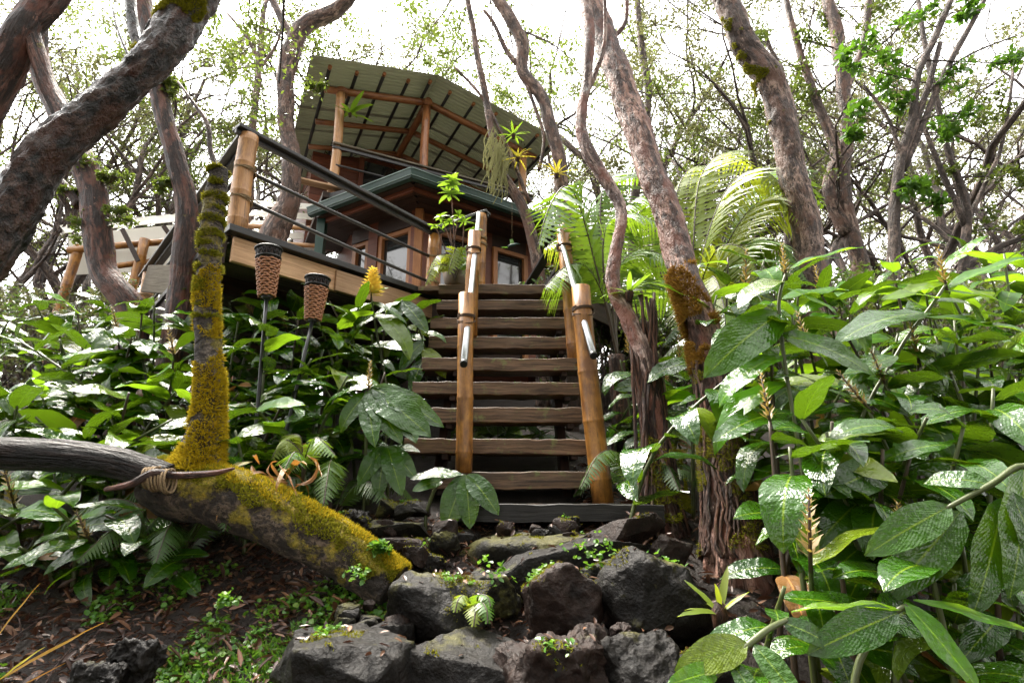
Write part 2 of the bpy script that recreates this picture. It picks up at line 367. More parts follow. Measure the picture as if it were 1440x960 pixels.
def rand_rot(n, rs, up_bias=.5):
    """n random orthonormal frames (x along leaf, z normal biased upwards)"""
    z = rs.normal(size=(n, 3)); z[:, 2] = np.abs(z[:, 2]) + up_bias; z /= np.linalg.norm(z, axis=1)[:, None]
    a = rs.normal(size=(n, 3)); x = a - (a * z).sum(1)[:, None] * z; x /= np.linalg.norm(x, axis=1)[:, None]
    y = np.cross(z, x); return x, y, z
def leaf_cloud(centers, rads, per, size, rs, up_bias=.5, flat=.75, aspect=.5, hollow=0.0):
    C = np.repeat(np.asarray(centers, float), per, axis=0); Rr = np.repeat(np.asarray(rads, float), per)
    n = len(C); d = rs.normal(size=(n, 3)); d /= np.linalg.norm(d, axis=1)[:, None]; d[:, 2] *= flat
    rr = Rr * (hollow + (1 - hollow) * rs.rand(n) ** .45)
    P = C + d * rr[:, None]; x, y, z = rand_rot(n, rs, up_bias)
    s = (size * (.6 + .8 * rs.rand(n)))[:, None]
    v = np.empty((n, 6, 3)); w = s * aspect
    v[:, 0] = P; v[:, 1] = P + x * s * .35 + y * w * .5 + z * s * .06; v[:, 2] = P + x * s * .75 + y * w * .38
    v[:, 3] = P + x * s - z * s * .1; v[:, 4] = P + x * s * .75 - y * w * .38; v[:, 5] = P + x * s * .35 - y * w * .5 + z * s * .06
    b_ = np.arange(n)[:, None] * 6
    F = np.concatenate([b_ + np.array([[0, 1, 2, 3]]), b_ + np.array([[0, 3, 4, 5]])], 0)
    return v.reshape(-1, 3), F
def tufts(P, Nn, h, w, rs, lean=.5):
    """tiny blades at points P along normals Nn"""
    P = np.asarray(P); Nn = np.asarray(Nn); n = len(P)
    d = Nn + rs.normal(size=(n, 3)) * lean; d /= np.linalg.norm(d, axis=1)[:, None]
    a = rs.normal(size=(n, 3)); s = np.cross(d, a); s /= np.linalg.norm(s, axis=1)[:, None]
    hh = (h * (.5 + rs.rand(n)))[:, None]; ww = (w * (.6 + .8 * rs.rand(n)))[:, None]
    v = np.empty((n, 3, 3)); v[:, 0] = P - s * ww * .5 - d * hh * .2; v[:, 1] = P + s * ww * .5 - d * hh * .2; v[:, 2] = P + d * hh
    return v.reshape(-1, 3), np.arange(n * 3).reshape(-1, 3)
def stuff_part(name, V, F, m, parent=None, kind='stuff', label=None, cat=None):
    o = link(name, np_mesh(name, V, F), m, parent)
    if kind: o['kind'] = kind
    if label: tag(o, label, cat)
    return o
def bamboo(name, p0, p1, r, m, parent=None, gap=.28, seg=16, bulge=.06, open_top=True, seed=0):
    mb = MB(); L = (p1 - p0).length; d = (p1 - p0).normalized(); pts = []; rr = []
    x = 0; rg = random.Random(int(seed * 77) + 5); nodes = []
    y = gap * rg.uniform(.3, .8)
    while y < L - .04: nodes.append(y); y += gap * rg.uniform(.85, 1.15)
    st = [0]
    for q in nodes: st += [q - .018, q - .007, q, q + .008, q + .02]
    st.append(L); bend = d.orthogonal() * r * .12
    for q in st:
        k = min([abs(q - w_) for w_ in nodes] + [1]); rad = r * (1 + (bulge if k < .004 else bulge * .55 if k < .01 else 0)) * (1 - .06 * q / L)
        pts.append(p0 + d * q + bend * math.sin(q * 3.1 + seed)); rr.append(rad)
    if open_top:
        pts += [pts[-1].copy(), pts[-1] - d * .06]; rr += [rr[-1] * .72, rr[-1] * .70]
    mb.tube(pts, rr, seg, True, seed=seed)
    return mb.build(name, m, parent, True)
def coil(name, p, d, r, turns, m, parent, tr=.006, pitch=.011, wob=0):
    mb = MB(); d = d.normalized(); a = d.orthogonal().normalized(); b2 = d.cross(a); pts = []
    n = int(turns * 16)
    for i in range(n + 1):
        th = 2 * math.pi * i / 16; pts.append(p + d * (i / 16 * pitch - turns * pitch / 2 + wob * math.sin(th)) + (a * math.cos(th) + b2 * math.sin(th)) * (r + tr * .5))
    mb.tube(pts, [tr] * len(pts), 6); return mb.build(name, m, parent, True)
def pipe(name, p0, p1, r, m, parent, seg=12, mids=6, sag=0):
    mb = MB(); pts = [p0.lerp(p1, i / mids) - Vector((0, 0, sag * math.sin(math.pi * i / mids))) for i in range(mids + 1)]
    mb.tube(pts, [r] * len(pts), seg); return mb.build(name, m, parent, True)
def beam(name, p0, p1, w, h, m, parent, up=Vector((0, 0, 1)), bevel=.004, sub=1, nz=0, seed=0):
    mb = MB(); mb.box(p0, p1, w, h, up, sub, nz, seed); return mb.build(name, m, parent, bool(nz), 0 if nz else bevel)


# ================================================================== the ground
def build_ground():
    def axis(lo, hi, fine_lo, fine_hi, st, grow=1.22):
        a = list(np.arange(fine_lo, fine_hi + 1e-6, st)); s = st
        x = fine_lo; L = []
        while x > lo: s *= grow; x -= s; L.append(max(x, lo))
        s = st; x = fine_hi; H = []
        while x < hi: s *= grow; x += s; H.append(min(x, hi))
        return L[::-1] + a + H
    xs = axis(-900, 900, -5, 5, .09); ys = axis(-60, 1500, 0.5, 6.5, .08)
    V = [(x, y, ground(x, y) + (.02 * mnoise.noise(Vector((x * 9, y * 9, 1))) if abs(x) < 6 and y < 7 else 0)) for y in ys for x in xs]
    n = len(xs); F = [(j * n + i, j * n + i + 1, (j + 1) * n + i + 1, (j + 1) * n + i) for j in range(len(ys) - 1) for i in range(n - 1)]
    me = np_mesh('ground', V, F); me.polygons.foreach_set('use_smooth', [True] * len(me.polygons))
    o = link('ground', me, M['soil']); o['kind'] = 'structure'; o['label'] = 'dark sloping forest soil with leaf litter'
build_ground()

# ================================================================== stairs
def tread_at(i): return Vector((0, 5.12 - .19 * i, 1.93 - .228 * i + CAMZ))
st = empty('staircase', c(-.1, 3.7, -.05), label='steep open staircase of weathered timber treads climbing to the deck', cat='staircase')
ends = [(-.70, .50), (-.69, .50), (-.71, .50), (-.69, .52), (-.71, .53), (-.74, .50), (-.70, .49), (-.71, .495), (-.52, .55)]
for i, (a, b2) in enumerate(ends):
    p = tread_at(i)
    beam('tread', Vector((a, p.y + .11, p.z)), Vector((b2, p.y + .11, p.z + rnd.uniform(-.008, .008))), .23, .095 + .012 * rnd.random(), M['tread'], st, sub=34, nz=.007, seed=i * 7.3)
for x in (-.5, .36):
    beam('stringer', Vector((x, 5.42, 3.02)), Vector((x, 3.62, .86)), .06, .19, M['darkwood'], st, up=Vector((0, -1, 1)))
for i in range(0, 9):                                        # bearer blocks that carry each tread on the stringers
    p = tread_at(i)
    for x in (-.5, .36): beam('bearer', Vector((x + .055, p.y + .04, p.z - .065)), Vector((x + .055, p.y + .22, p.z - .065)), .045, .045, M['darkwood'], st)
sl = MB(); sl.box(c(-.36, 3.28, -.075), c(.80, 3.25, -.075), .30, .09, sub=40, nz=.006, seed=91)
M['sleeper'] = timber('wet_black_sleeper', (.005, .0045, .0045), (.03, .027, .025), rough=.42, spec=.3)
tag(sl.build('sleeper_step', M['sleeper'], None, True), 'wet black timber step lying across the rocks below the stairs', 'step')
sl = MB(); sl.box(c(-.30, 3.47, -.055), c(.36, 3.46, -.05), .10, .045, sub=20, nz=.004, seed=47)
tag(sl.build('plank', M['tread'], None, True), 'thin brown plank lying behind the black timber step', 'plank')

def handrail(label, lowb, lowt, r1, upb, upt, r2, pa, pb, seed):
    e = empty('stair_handrail', lowb, label=label, cat='handrail')
    po = bamboo('post', lowb, lowt, r1, M['bamboo'], e, .34, 20, seed=seed)
    bamboo('post', upb, upt, r2, M['bamboo'], e, .33, 20, seed=seed + 3)
    pipe('pipe', pa, pb, .021, M['steel'], e, 14)
    end = MB(); d = (pa - pb).normalized(); end.tube([pa + d * .0015, pa - d * .03], [.0225, .0225], 14); end.build('pipe_end', M['blackmetal'], e, True)
    for (p0, p1, r) in ((lowb, lowt, r1), (upb, upt, r2)):
        d = (p1 - p0).normalized(); q = p1 - d * .16
        coil('lashing', q, d, r, 2.5, M['rope_dark'], e, .0055)
        coil('lashing', q - d * .03, Vector((d.x, d.y - .5, d.z)), r * 1.06, 1.6, M['rope_dark'], e, .0045)
    return e
handrail('bamboo and steel pipe handrail standing on the stair treads beside the potted plant',
         c(-.305, 3.60, .15), c(-.302, 3.60, 1.32), .053, c(-.335, 4.46, 1.27), c(-.325, 4.46, 2.20), .058, c(-.285, 3.27, .76), c(-.335, 5.16, 2.75), 1)
handrail('bamboo and steel pipe handrail under the tree fern frond',
         c(.545, 3.56, -.06), c(.462, 3.60, 1.37), .066, c(.515, 4.42, 1.0), c(.432, 4.46, 2.22), .060, c(.484, 3.27, .81), c(.40, 5.0, 2.68), 2)

# ================================================================== deck
DZ = 2.0 + CAMZ
K = Vector((-2.18, 3.98, DZ)); JR = Vector((-.86, 5.44, DZ)); KL = Vector((-5.1, 7.25, DZ))
dk = empty('deck', Vector((-2.2, 6, ground(-2.2, 6))), label='raised timber deck with pale rim boards held above the ginger thicket', cat='deck')
def rimboard(a, b2, m, z0, h, w=.045, **kw):
    beam('rim_board', Vector((a.x, a.y, z0)), Vector((b2.x, b2.y, z0)), w, h, m, dk, **kw)
eR = (JR - K).normalized(); eL = (KL - K).normalized()
nR = Vector((eR.y, -eR.x, 0))                               # outward normal of the front-right edge
mid = K.lerp(JR, .48)
rimboard(K + eR * .05, mid + eR * .02, M['rim'], DZ - .16, .20)
rimboard(mid + nR * .03 - eR * .03, JR + nR * .03 + eR * .06, M['rim'], DZ - .17, .19)
beam('rim_cap', K + Vector((0, 0, -.02)) - eR * .02 + nR * .035, JR + Vector((0, 0, -.02)) + nR * .035 + eR * .06, .10, .055, M['blackwood'], dk)
rimboard(K + eL * .05, KL, M['darkwood'], DZ - .16, .22)
beam('rim_cap', K + Vector((0, 0, -.02)) + eL * .08, KL + Vector((0, 0, -.02)), .10, .055, M['blackwood'], dk)
beam('skirt_board', W(205, 392, 5.75), W(258, 394, 5.2), .03, .30, M['greywood'], dk)
# boards, parallel to the front-right edge, clipped to the deck outline
def board_row():
    DW = .145; back = 11
    for k in range(34):
        o = eL * (k * DW + .10); a = K + o + eR * .06; 
        L = (JR - K).length + .9 + k * DW * .9
        if k * DW > 4.3: break
        b2 = K + o + eR * min(L, 4.6)
        beam('deck_board', a + Vector((0, 0, -.0225)), b2 + Vector((0, 0, -.0225 + .002 * (k % 3))), .138, .035, M['greywood'], dk, bevel=0)
board_row()
for x0, x1, y in ((-.92, .72, 5.33),):
    beam('landing_board', Vector((x0, y, DZ - .02)), Vector((x1, y, DZ - .02)), .20, .05, M['tread'], dk, sub=30, nz=.006, seed=5)
beam('landing_board', Vector((-.9, 5.55, DZ - .02)), Vector((.75, 5.55, DZ - .02)), .20, .045, M['tread'], dk)
beam('rim_board', Vector((-.86, 5.45, DZ - .16)), Vector((.74, 5.45, DZ - .16)), .05, .2, M['darkwood'], dk)
beam('rim_board', Vector((.74, 5.42, DZ - .14)), Vector((1.7, 6.7, DZ - .14)), .05, .2, M['darkwood'], dk)
for k in range(12):
    a = Vector((-.8 + k * .29, 5.75 + k * .03, DZ - .02)) 
for k in range(9):
    o = k * .145; beam('deck_board', Vector((.78 - o * .1, 5.5 + o, DZ - .0215)), Vector((1.65, 6.72 + o * .8, DZ - .0215)), .138, .035, M['greywood'], dk, bevel=0)
for q in (0.9, 2.0, 3.1):
    a = K + eL * q + eR * .08; beam('joist', a + Vector((0, 0, -.14)), a + eR * 4.2 + Vector((0, 0, -.14)), .05, .17, M['darkwood'], dk)
for (x, y) in ((-1.9, 5.0), (-1.05, 5.7), (-3.4, 5.55), (-4.6, 6.9), (-.7, 6.9), (.6, 5.6), (1.5, 6.9), (-2.4, 7.6)):
    beam('post', Vector((x, y, ground(x, y) - .2)), Vector((x, y, DZ - .06)), .11, .11, M['darkwood'], dk, up=Vector((0, 1, 0)))

# deck railing
rl = empty('deck_railing', K, label='bamboo post railing with black rails around the raised deck corner', cat='railing')
RH = .93
def rail_post(p, r, h, seed, lash=(.32, .58), m='bamboo_pale'):
    o = bamboo('post', p + Vector((0, 0, -.02)), p + Vector((0, 0, h)), r, M[m], rl, .24, 18, seed=seed)
    for q in lash:
        coil('lashing', p + Vector((0, 0, q)), Vector((0, 0, 1)), r * 1.03, 2.6, M['rope'], rl, .006)
        coil('lashing', p + Vector((0, 0, q - .01)), Vector((.25, .1, 1)), r * 1.08, 1.4, M['rope'], rl, .005)
kp = K + (eR + eL) * .09
rail_post(kp, .078, RH - .03, 3)
jp = Vector((-.86, 5.75, DZ)); rail_post(jp, .066, .80, 4, (.24, .53), 'bamboo')
np_ = Vector((-.33, 5.46, DZ)); rail_post(np_, .060, .90, 5, (.55, .62), 'bamboo')
lp1 = K + eL * 4.1 + eR * .08; rail_post(lp1, .085, RH - .03, 6)
lp2 = K + eL * 2.2 + eR * .08; rail_post(lp2, .06, RH - .05, 16)
def toprail(a, b2, w=.13): beam('top_rail', a, b2, w, .032, M['blackwood'], rl); beam('rail_lip', a + Vector((0, 0, -.036)), b2 + Vector((0, 0, -.036)), .035, .04, M['blackwood'], rl)
top = Vector((0, 0, RH))
toprail(kp + top - eR * .12, jp + Vector((0, 0, .84)) + eR * .05)
toprail(kp + top - eL * .03 - Vector((0, 0, .012)), lp1 + top + eL * .3, .16)
toprail(jp + Vector((-.03, 0, .845)), np_ + Vector((.08, 0, .925)), .11)
for (a, b2, za, zb) in ((kp, jp, .585, .53), (kp, jp, .325, .235)):
    pipe('mid_rail', a + Vector((0, 0, za)), b2 + Vector((0, 0, zb)), .017, M['blackwood'], rl, sag=.01)
for z in (.35, .62):
    pipe('mid_rail', kp + Vector((0, 0, z)), lp1 + Vector((0, 0, z)), .017, M['blackwood'], rl)
pipe('mid_rail', jp + Vector((0, 0, .53)), np_ + Vector((0, 0, .56)), .014, M['blackwood'], rl)
# right-hand railing behind the newel
rr_ = empty('landing_railing', Vector((.6, 5.5, DZ)), label='short black railing with bamboo posts on the landing behind the fern', cat='railing')
q1 = W(738, 402, 6.55); q1.z = DZ; q2 = Vector((.56, 5.4, DZ))
bamboo('post', q1, q1 + Vector((0, 0, .36)), .062, M['bamboo'], rr_, .25, seed=8); bamboo('post', q2, q2 + Vector((0, 0, .75)), .058, M['bamboo'], rr_, .25, seed=9)
beam('top_rail', q1 + Vector((-.03, 0, .39)), q2 + Vector((0.02, -.05, .77)), .10, .03, M['blackwood'], rr_)
beam('mid_rail', q1 + Vector((0, 0, .08)), q2 + Vector((0, 0, .44)), .03, .05, M['blackwood'], rr_)
beam('mid_rail', q1 + Vector((.3, -.2, -.0)), q2 + Vector((0, 0, .2)), .03, .05, M['blackwood'], rr_)

# ================================================================== the house
hs = empty('house', Vector((-1.5, 10, ground(-1.5, 10))), label='redwood tree house with green gutters and open upper porch roof', cat='house')
az = R(-27); A = Vector((math.sin(az), math.cos(az), 0)); B = Vector((math.cos(az), -math.sin(az), 0))
AP = c(-1.51, 8.6, 6.75)                                   # apex of the front truss
tanp = .205
def H(s, o, dz=0): return AP + B * s + A * o + Vector((0, 0, -abs(s) * tanp + dz))
UF = 4.5 + CAMZ
# roof sheets
def sheet(s0, s1, o0, o1, dz, name='roof_sheet', m='corr', wl=.085):
    n = int((o1 - o0) / wl * 8) + 1; k = 5; mb = MB()
    for lay in (0, .004):
        for j in range(k + 1):
            s_ = s0 + (s1 - s0) * j / k
            for i in range(n + 1):
                o_ = o0 + (o1 - o0) * i / n; q = H(s_, o_, dz + lay + .011 * math.sin(2 * math.pi * o_ / wl)); mb.v.append(q); mb.t.append((s_, o_, 0))
    off = (k + 1) * (n + 1)
    for lay in (0, 1):
        for j in range(k):
            for i in range(n):
                a = lay * off + j * (n + 1) + i; f = (a, a + 1, a + n + 2, a + n + 1); mb.f.append(f if lay else f[::-1])
    edge = [j * (n + 1) for j in range(k + 1)], [j * (n + 1) + n for j in range(k + 1)], list(range(n + 1)), [k * (n + 1) + i for i in range(n + 1)]
    for e_ in edge:
        for u_, w_ in zip(e_, e_[1:]): mb.f.append((u_, w_, w_ + off, u_ + off))
    return mb.build(name, M[m], hs, True)
for side in (-1, 1):
    far = 2.02 if side < 0 else 2.42
    for k in range(8):
        o0 = -.61 + k * .66; sheet(side * .0, side * far, o0, o0 + .70, .13 + .004 * (k % 2))
for s_ in (-1.72, -1.30, -.88, -.46, -.10, .28, .72, 1.14, 1.56, 1.98, 2.3):     # purlins parallel to the ridge
    p0 = H(s_, -.44 + .04 * math.sin(s_ * 9), .086); pipe('purlin', p0, H(s_, 4.4, .086), .028, M['purlin'], hs, 8)
    e_ = MB(); d_ = A; e_.tube([p0 - d_ * .012, p0 + d_ * .05], [.031, .031], 10); e_.build('purlin_end', M['bamboo_red'], hs, True)
for o_, r_ in ((0, .062), (.92, .052), (1.75, .05)):
    for side, far in ((-1, 1.72), (1, 2.2)):
        bamboo('rafter', H(side * .02, o_, 0), H(side * far, o_, -.002), r_, M['bamboo_red'], hs, .5, 14, .03, seed=o_ + side)
bamboo('ridge_beam', H(0, -.10, -.02), H(0, 4.3, -.02), .066, M['bamboo_red'], hs, .6, 14, .03)
for s_, r_ in ((-1.45, .075), (0, .075), (1.92, .075)):
    p = H(s_, 0, -.03); bamboo('porch_post', Vector((p.x, p.y, UF - .1)), p, r_, M['bamboo_red' if s_ == 0 else 'bamboo_pale'], hs, .5, 16, .03, False, seed=s_)
for s_ in (-1.45, 0): 
    coil('lashing', H(s_, 0, -.02), Vector((0, 0, 1)), .085, 3, M['bamboo_red'], hs, .012, .03)
# upper floor, walls
beam('porch_floor', H(-1.6, .9) * 1 + Vector((0, 0, 0)) - Vector((0, 0, H(-1.6, .9).z - UF)), H(2.4, .9) - Vector((0, 0, H(2.4, .9).z - UF)), 1.95, .10, M['darkwood'], hs)
def wall_quad(name, a, b2, z0, z1a, z1b, m, th=.06):
    mb = MB(); d = (b2 - a).normalized(); n_ = Vector((-d.y, d.x, 0)) * th
    P = [Vector((a.x, a.y, z0)), Vector((b2.x, b2.y, z0)), Vector((b2.x, b2.y, z1b)), Vector((a.x, a.y, z1a))]
    Q = [p + n_ for p in P]; mb.v = P + Q; mb.t = [(p.z, 0, (p - a).length) for p in P + Q]
    mb.f = [(0, 1, 2, 3), (7, 6, 5, 4), (0, 4, 5, 1), (1, 5, 6, 2), (2, 6, 7, 3), (3, 7, 4, 0)]
    return mb.build(name, m, hs)
wo_ = 1.86
for k in range(13):                                          # horizontal boards of the upper wall, each side of a dark door opening
    z0 = UF + .05 + k * .16
    for s0, s1 in ((-1.62, -.75), (.35, 2.3)):
        zt = min(z0 + .152, H(s0, 0).z - .02, H(s1, 0).z - .02)
        if zt - z0 < .03: continue
        a = H(s0, wo_); b2 = H(s1, wo_); wall_quad('wall_board', a, b2, z0, zt, zt, M['redwood'], .05 + .008 * (k % 2))
wall_quad('upper_wall', H(-1.62, 2.0), H(0, 2.0), UF, H(-1.62, 0).z, H(0, 0).z, M['redwood'])
wall_quad('upper_wall', H(0, 2.0), H(2.35, 2.0), UF, H(0, 0).z, H(2.35, 0).z, M['redwood'])
wall_quad('side_wall', H(-1.62, 4.3), H(-1.62, 1.9), UF, H(-1.62, 0).z, H(-1.62, 0).z, M['redwood'])
wall_quad('upper_door', H(-.68, 1.84), H(.28, 1.84), UF + .05, UF + 1.95, UF + 1.95, M['glass'], .03)
for s_ in (-.71, .31): beam('door_frame', Vector((*H(s_, 1.82).xy, UF)), Vector((*H(s_, 1.82).xy, UF + 2)), .09, .07, M['redwood'], hs, up=A)
beam('window_header', Vector((*H(-1.6, 1.80).xy, UF + 1.2)), Vector((*H(-.75, 1.80).xy, UF + 1.2)), .05, .09, M['redwood'], hs)
# upper porch rails
def up(s_, z, o_=-.06): p = H(s_, o_); return Vector((p.x, p.y, UF + z))
beam('upper_rail', up(-1.52, .92), up(2.1, .92), .09, .03, M['greywood'], hs); beam('upper_rail', up(-1.52, .86), up(2.1, .86), .03, .05, M['blackwood'], hs)
pipe('upper_rail', up(-1.45, .55), up(2.0, .55), .018, M['blackwood'], hs)
pipe('upper_rail', up(-1.45, .25), up(2.0, .25), .018, M['blackwood'], hs)
beam('ledge', up(-2.0, .12, -.1), up(-1.0, .12, -.1), .16, .03, M['rim'], hs)
# lower roof with gutters: three eave corners in plan
EZ = 4.3 + CAMZ
eC = Vector((-1.38, 7.0, EZ)); eLf = Vector((-3.1, 8.06, EZ)); eRt = Vector((1.9, 9.32, EZ))
inC = up(-.05, -.02, -.05); inL = up(-1.6, -.02, .05); inR = up(2.3, -.02, 0)
mb = MB(); top_ = [eLf, eC, eRt, inR, inC, inL]
for q in top_: mb.v.append(q + Vector((0, 0, .06))); mb.t.append(tuple(q))
for q in top_: mb.v.append(Vector((q.x, q.y, EZ - .015))); mb.t.append(tuple(q))
mb.f = [(0, 1, 4, 5), (1, 2, 3, 4), (11, 10, 7, 6), (10, 9, 8, 7), (6, 7, 1, 0), (7, 8, 2, 1), (8, 9, 3, 2), (9, 10, 4, 3), (10, 11, 5, 4), (11, 6, 0, 5)]
mb.build('lower_roof', M['blackwood'], hs)
# soffit boards follow the eaves
dL = (eLf - eC).normalized(); dR = (eRt - eC).normalized(); nL = Vector((-dL.y, dL.x, 0)); nL = nL if nL.y > 0 else -nL; nR2 = Vector((-dR.y, dR.x, 0)); nR2 = nR2 if nR2.y > 0 else -nR2
for k in range(6):
    o_ = .12 + k * .15; sh = o_ * .66
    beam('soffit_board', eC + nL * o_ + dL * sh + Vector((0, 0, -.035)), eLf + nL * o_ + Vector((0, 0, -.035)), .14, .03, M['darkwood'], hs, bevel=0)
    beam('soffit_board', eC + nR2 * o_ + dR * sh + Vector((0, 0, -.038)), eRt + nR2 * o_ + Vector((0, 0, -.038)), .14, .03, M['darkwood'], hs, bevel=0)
beam('fascia_trim', eC + nL * .17 + dL * .1 + Vector((0, 0, -.075)), eLf + nL * .17 + Vector((0, 0, -.075)), .05, .07, M['redwood'], hs)
beam('fascia_trim', eC + nR2 * .17 + dR * .1 + Vector((0, 0, -.075)), eRt + nR2 * .17 + Vector((0, 0, -.075)), .05, .07, M['redwood'], hs)
def gutter(a, b2, n_):
    mb = MB(); prof = [(0, -.07), (-.07, -.06), (-.085, -.02), (-.10, .035), (-.108, .06), (-.085, .06), (-.06, -.03), (0, -.045)]
    for q in (a, b2):
        for (u, z) in prof: mb.v.append(q + n_ * u + Vector((0, 0, z))); mb.t.append((u, z, (q - a).length))
    k = len(prof); mb.f = [(j, (j + 1) % k, k + (j + 1) % k, k + j) for j in range(k)] + [tuple(range(k))[::-1], tuple(range(k, 2 * k))]
    g = mb.build('gutter', M['gutter'], hs)
    beam('gutter_lip', a + n_ * -.107 + Vector((0, 0, .062)), b2 + n_ * -.107 + Vector((0, 0, .062)), .02, .013, M['gutter_edge'], g, bevel=0)
    beam('gutter_lip', a + n_ * -.088 + Vector((0, 0, -.03)), b2 + n_ * -.088 + Vector((0, 0, -.03)), .014, .008, M['gutter_edge'], g, bevel=0)
gutter(eC - dL * .06, eLf + dL * .05, nL); gutter(eC - dR * .06, eRt, nR2)
beam('corner_post', Vector((eLf.x + .1, eLf.y + .12, DZ - .3)), Vector((eLf.x + .1, eLf.y + .12, EZ - .05)), .13, .13, M['gutter'], hs, up=Vector((0, 1, 0)))
# lower walls set back under the eaves
wi = .75
wc = eC + nL * wi + dL * wi * .66; wl_ = eLf + nL * wi - dL * .15; wr_ = eRt + nR2 * wi
def lower_wall(a, b2, slots):
    L = (b2 - a).length; d = (b2 - a).normalized(); n_ = Vector((d.y, -d.x, 0)); n_ = n_ if n_.y < 0 else -n_
    x = 0
    P = lambda s_, o_=0: a + d * s_ + n_ * o_
    for (s0, s1, kind) in slots:
        if kind == 'w':
            wall_quad('wall_panel', P(s0), P(s1), DZ, EZ - .05, EZ - .05, M['redwood'], .08)
        else:
            z0 = DZ + (.10 if kind == 'd' else .55); z1 = DZ + 1.95
            if kind != 'd': wall_quad('wall_panel', P(s0), P(s1), DZ, z0 - .05, z0 - .05, M['redwood'], .08)
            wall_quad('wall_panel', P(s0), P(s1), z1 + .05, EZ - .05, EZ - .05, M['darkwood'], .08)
            w_ = wall_quad('window', P(s0 + .05, -.03), P(s1 - .05, -.03), z0, z1, z1, M['glass'], .02)
            for s_ in (s0 + .04, s1 - .04): beam('window_frame', Vector((*P(s_, .02).xy, z0 - .05)), Vector((*P(s_, .02).xy, z1 + .05)), .08, .07, M['orange'], w_, up=n_)
            for z in (z0 - .02, z1 + .02): beam('window_frame', Vector((*P(s0 + .08, .02).xy, z)), Vector((*P(s1 - .08, .02).xy, z)), .06, .07, M['orange'], w_)
Lr = (wr_ - wc).length; Ll = (wl_ - wc).length
lower_wall(wc, wr_, [(0, .28, 'w'), (.28, 1.05, 'd'), (1.05, 1.32, 'w'), (1.32, 2.02, 'd'), (2.02, 2.3, 'w'), (2.3, 2.9, 'v'), (2.9, Lr, 'w')])
lower_wall(wc, wl_, [(0, .10, 'w'), (.10, .80, 'd'), (.80, 1.0, 'w'), (1.0, Ll, 'v')])
beam('corner_trim', Vector((*(wc - Vector((0, .04, 0))).xy, DZ)), Vector((*(wc - Vector((0, .04, 0))).xy, EZ - .05)), .12, .12, M['orange'], hs, up=Vector((0, 1, 0)))
for (x, y) in ((-2.9, 9.0), (-.6, 11.5), (1.7, 10.2), (-3.4, 12)):   # piers to the ground
    beam('pier', Vector((x, y, ground(x, y) - .2)), Vector((x, y, DZ + .02)), .2, .2, M['darkwood'], hs, up=Vector((0, 1, 0)))
bk = [wl_, wr_, wr_ + A * 2.4, wl_ + A * 2.4]
wall_quad('side_wall', wl_ + A * 2.4, wl_, DZ, UF, UF, M['redwood']); wall_quad('side_wall', wr_, wr_ + A * 2.4, DZ, UF, UF, M['redwood']); wall_quad('back_wall', wr_ + A * 2.4, wl_ + A * 2.4, DZ, UF, UF, M['redwood'])
# hanging bird ornament under the eave
ob = empty('hanging_bird', W(720, 345, 6.6), label='small green bird ornament hanging under the eave beside the door', cat='ornament')
p = W(720, 345, 6.6); mb = MB(); mb.tube([p + Vector((-.06, 0, -.02)), p + Vector((-.02, 0, 0)), p + Vector((.03, 0, .01)), p + Vector((.06, 0, .02)), p + Vector((.10, 0, .015))], [.004, .016, .019, .012, .002], 10); mb.build('body', M['gutter'], ob, True)
mb = MB(); mb.quad(p + Vector((-.02, 0, .01)), p + Vector((.03, 0, .01)), p + Vector((.01, .02, .10)), p + Vector((-.03, .02, .09))); mb.quad(p + Vector((-.05, 0, -.015)), p + Vector((-.05, 0.01, -.03)), p + Vector((-.13, 0, -.035)), p + Vector((-.14, 0, -.02))); mb.build('wing', M['cover'], ob)
pipe('string', p + Vector((0, 0, .01)), Vector((p.x, p.y, EZ + .1)), .002, M['rope'], ob, 4)

# pale lean-to roofs at the left
lt = empty('lean_to', W(420, 330, 9.6).xyz * 1, label='pale corrugated lean-to roof on bamboo purlins beside the green corner post', cat='lean-to'); lt.location.z = ground(lt.location.x, lt.location.y)
for k in range(5):
    a = W(352, 286 + k * 14, 9.2 + .1 * k); b2 = W(452, 292 + k * 14, 9.4 + .1 * k)
    mb = MB(); n_ = 40
    for i in range(n_ + 1):
        for zz in (.085, -.085):
            q = a.lerp(b2, i / n_) + Vector((0, zz * .7 + 0, zz)); mb.v.append(q); mb.t.append(tuple(q))
    mb.f = [(2 * i, 2 * i + 2, 2 * i + 3, 2 * i + 1) for i in range(n_)]; o = mb.build('roof_sheet', M['clear'], lt); sm = o.modifiers.new('s', 'SOLIDIFY'); sm.thickness = .012
for y0 in (322, 346):
    bamboo('purlin', W(350, y0 - 4, 9.15), W(455, y0, 9.3), .045, M['bamboo_pale'], lt, .4)
for x0 in (396, 350):
    p = W(x0, 330, 9.5); pipe('post', Vector((p.x, p.y, ground(p.x, p.y) - .1)), p, .05, M['bamboo_pale'], lt)
sh = empty('garden_shelter', W(165, 340, 9), label='bamboo shelter with clear roof sheets beyond the deck railing', cat='shelter'); sh.location.z = ground(sh.location.x, 9)
mb = MB(); q = [W(92, 322, 8.6), W(240, 312, 9.2), W(250, 348, 10.6), W(96, 352, 10.0)]
q = [W(92, 328, 8.7), W(245, 312, 8.9), W(262, 300, 10.6), W(84, 318, 10.4)]
for zz in (0, .02):
    for p in q: mb.v.append(p + Vector((0, 0, zz))); mb.t.append(tuple(p))
mb.f = [(3, 2, 1, 0), (4, 5, 6, 7), (0, 1, 5, 4), (1, 2, 6, 5), (2, 3, 7, 6), (3, 0, 4, 7)]; mb.build('roof_sheet', M['clear'], sh)
mb = MB(); q2_ = [W(96, 330, 8.72), W(246, 316, 8.92), W(244, 380, 8.98), W(98, 386, 8.8)]
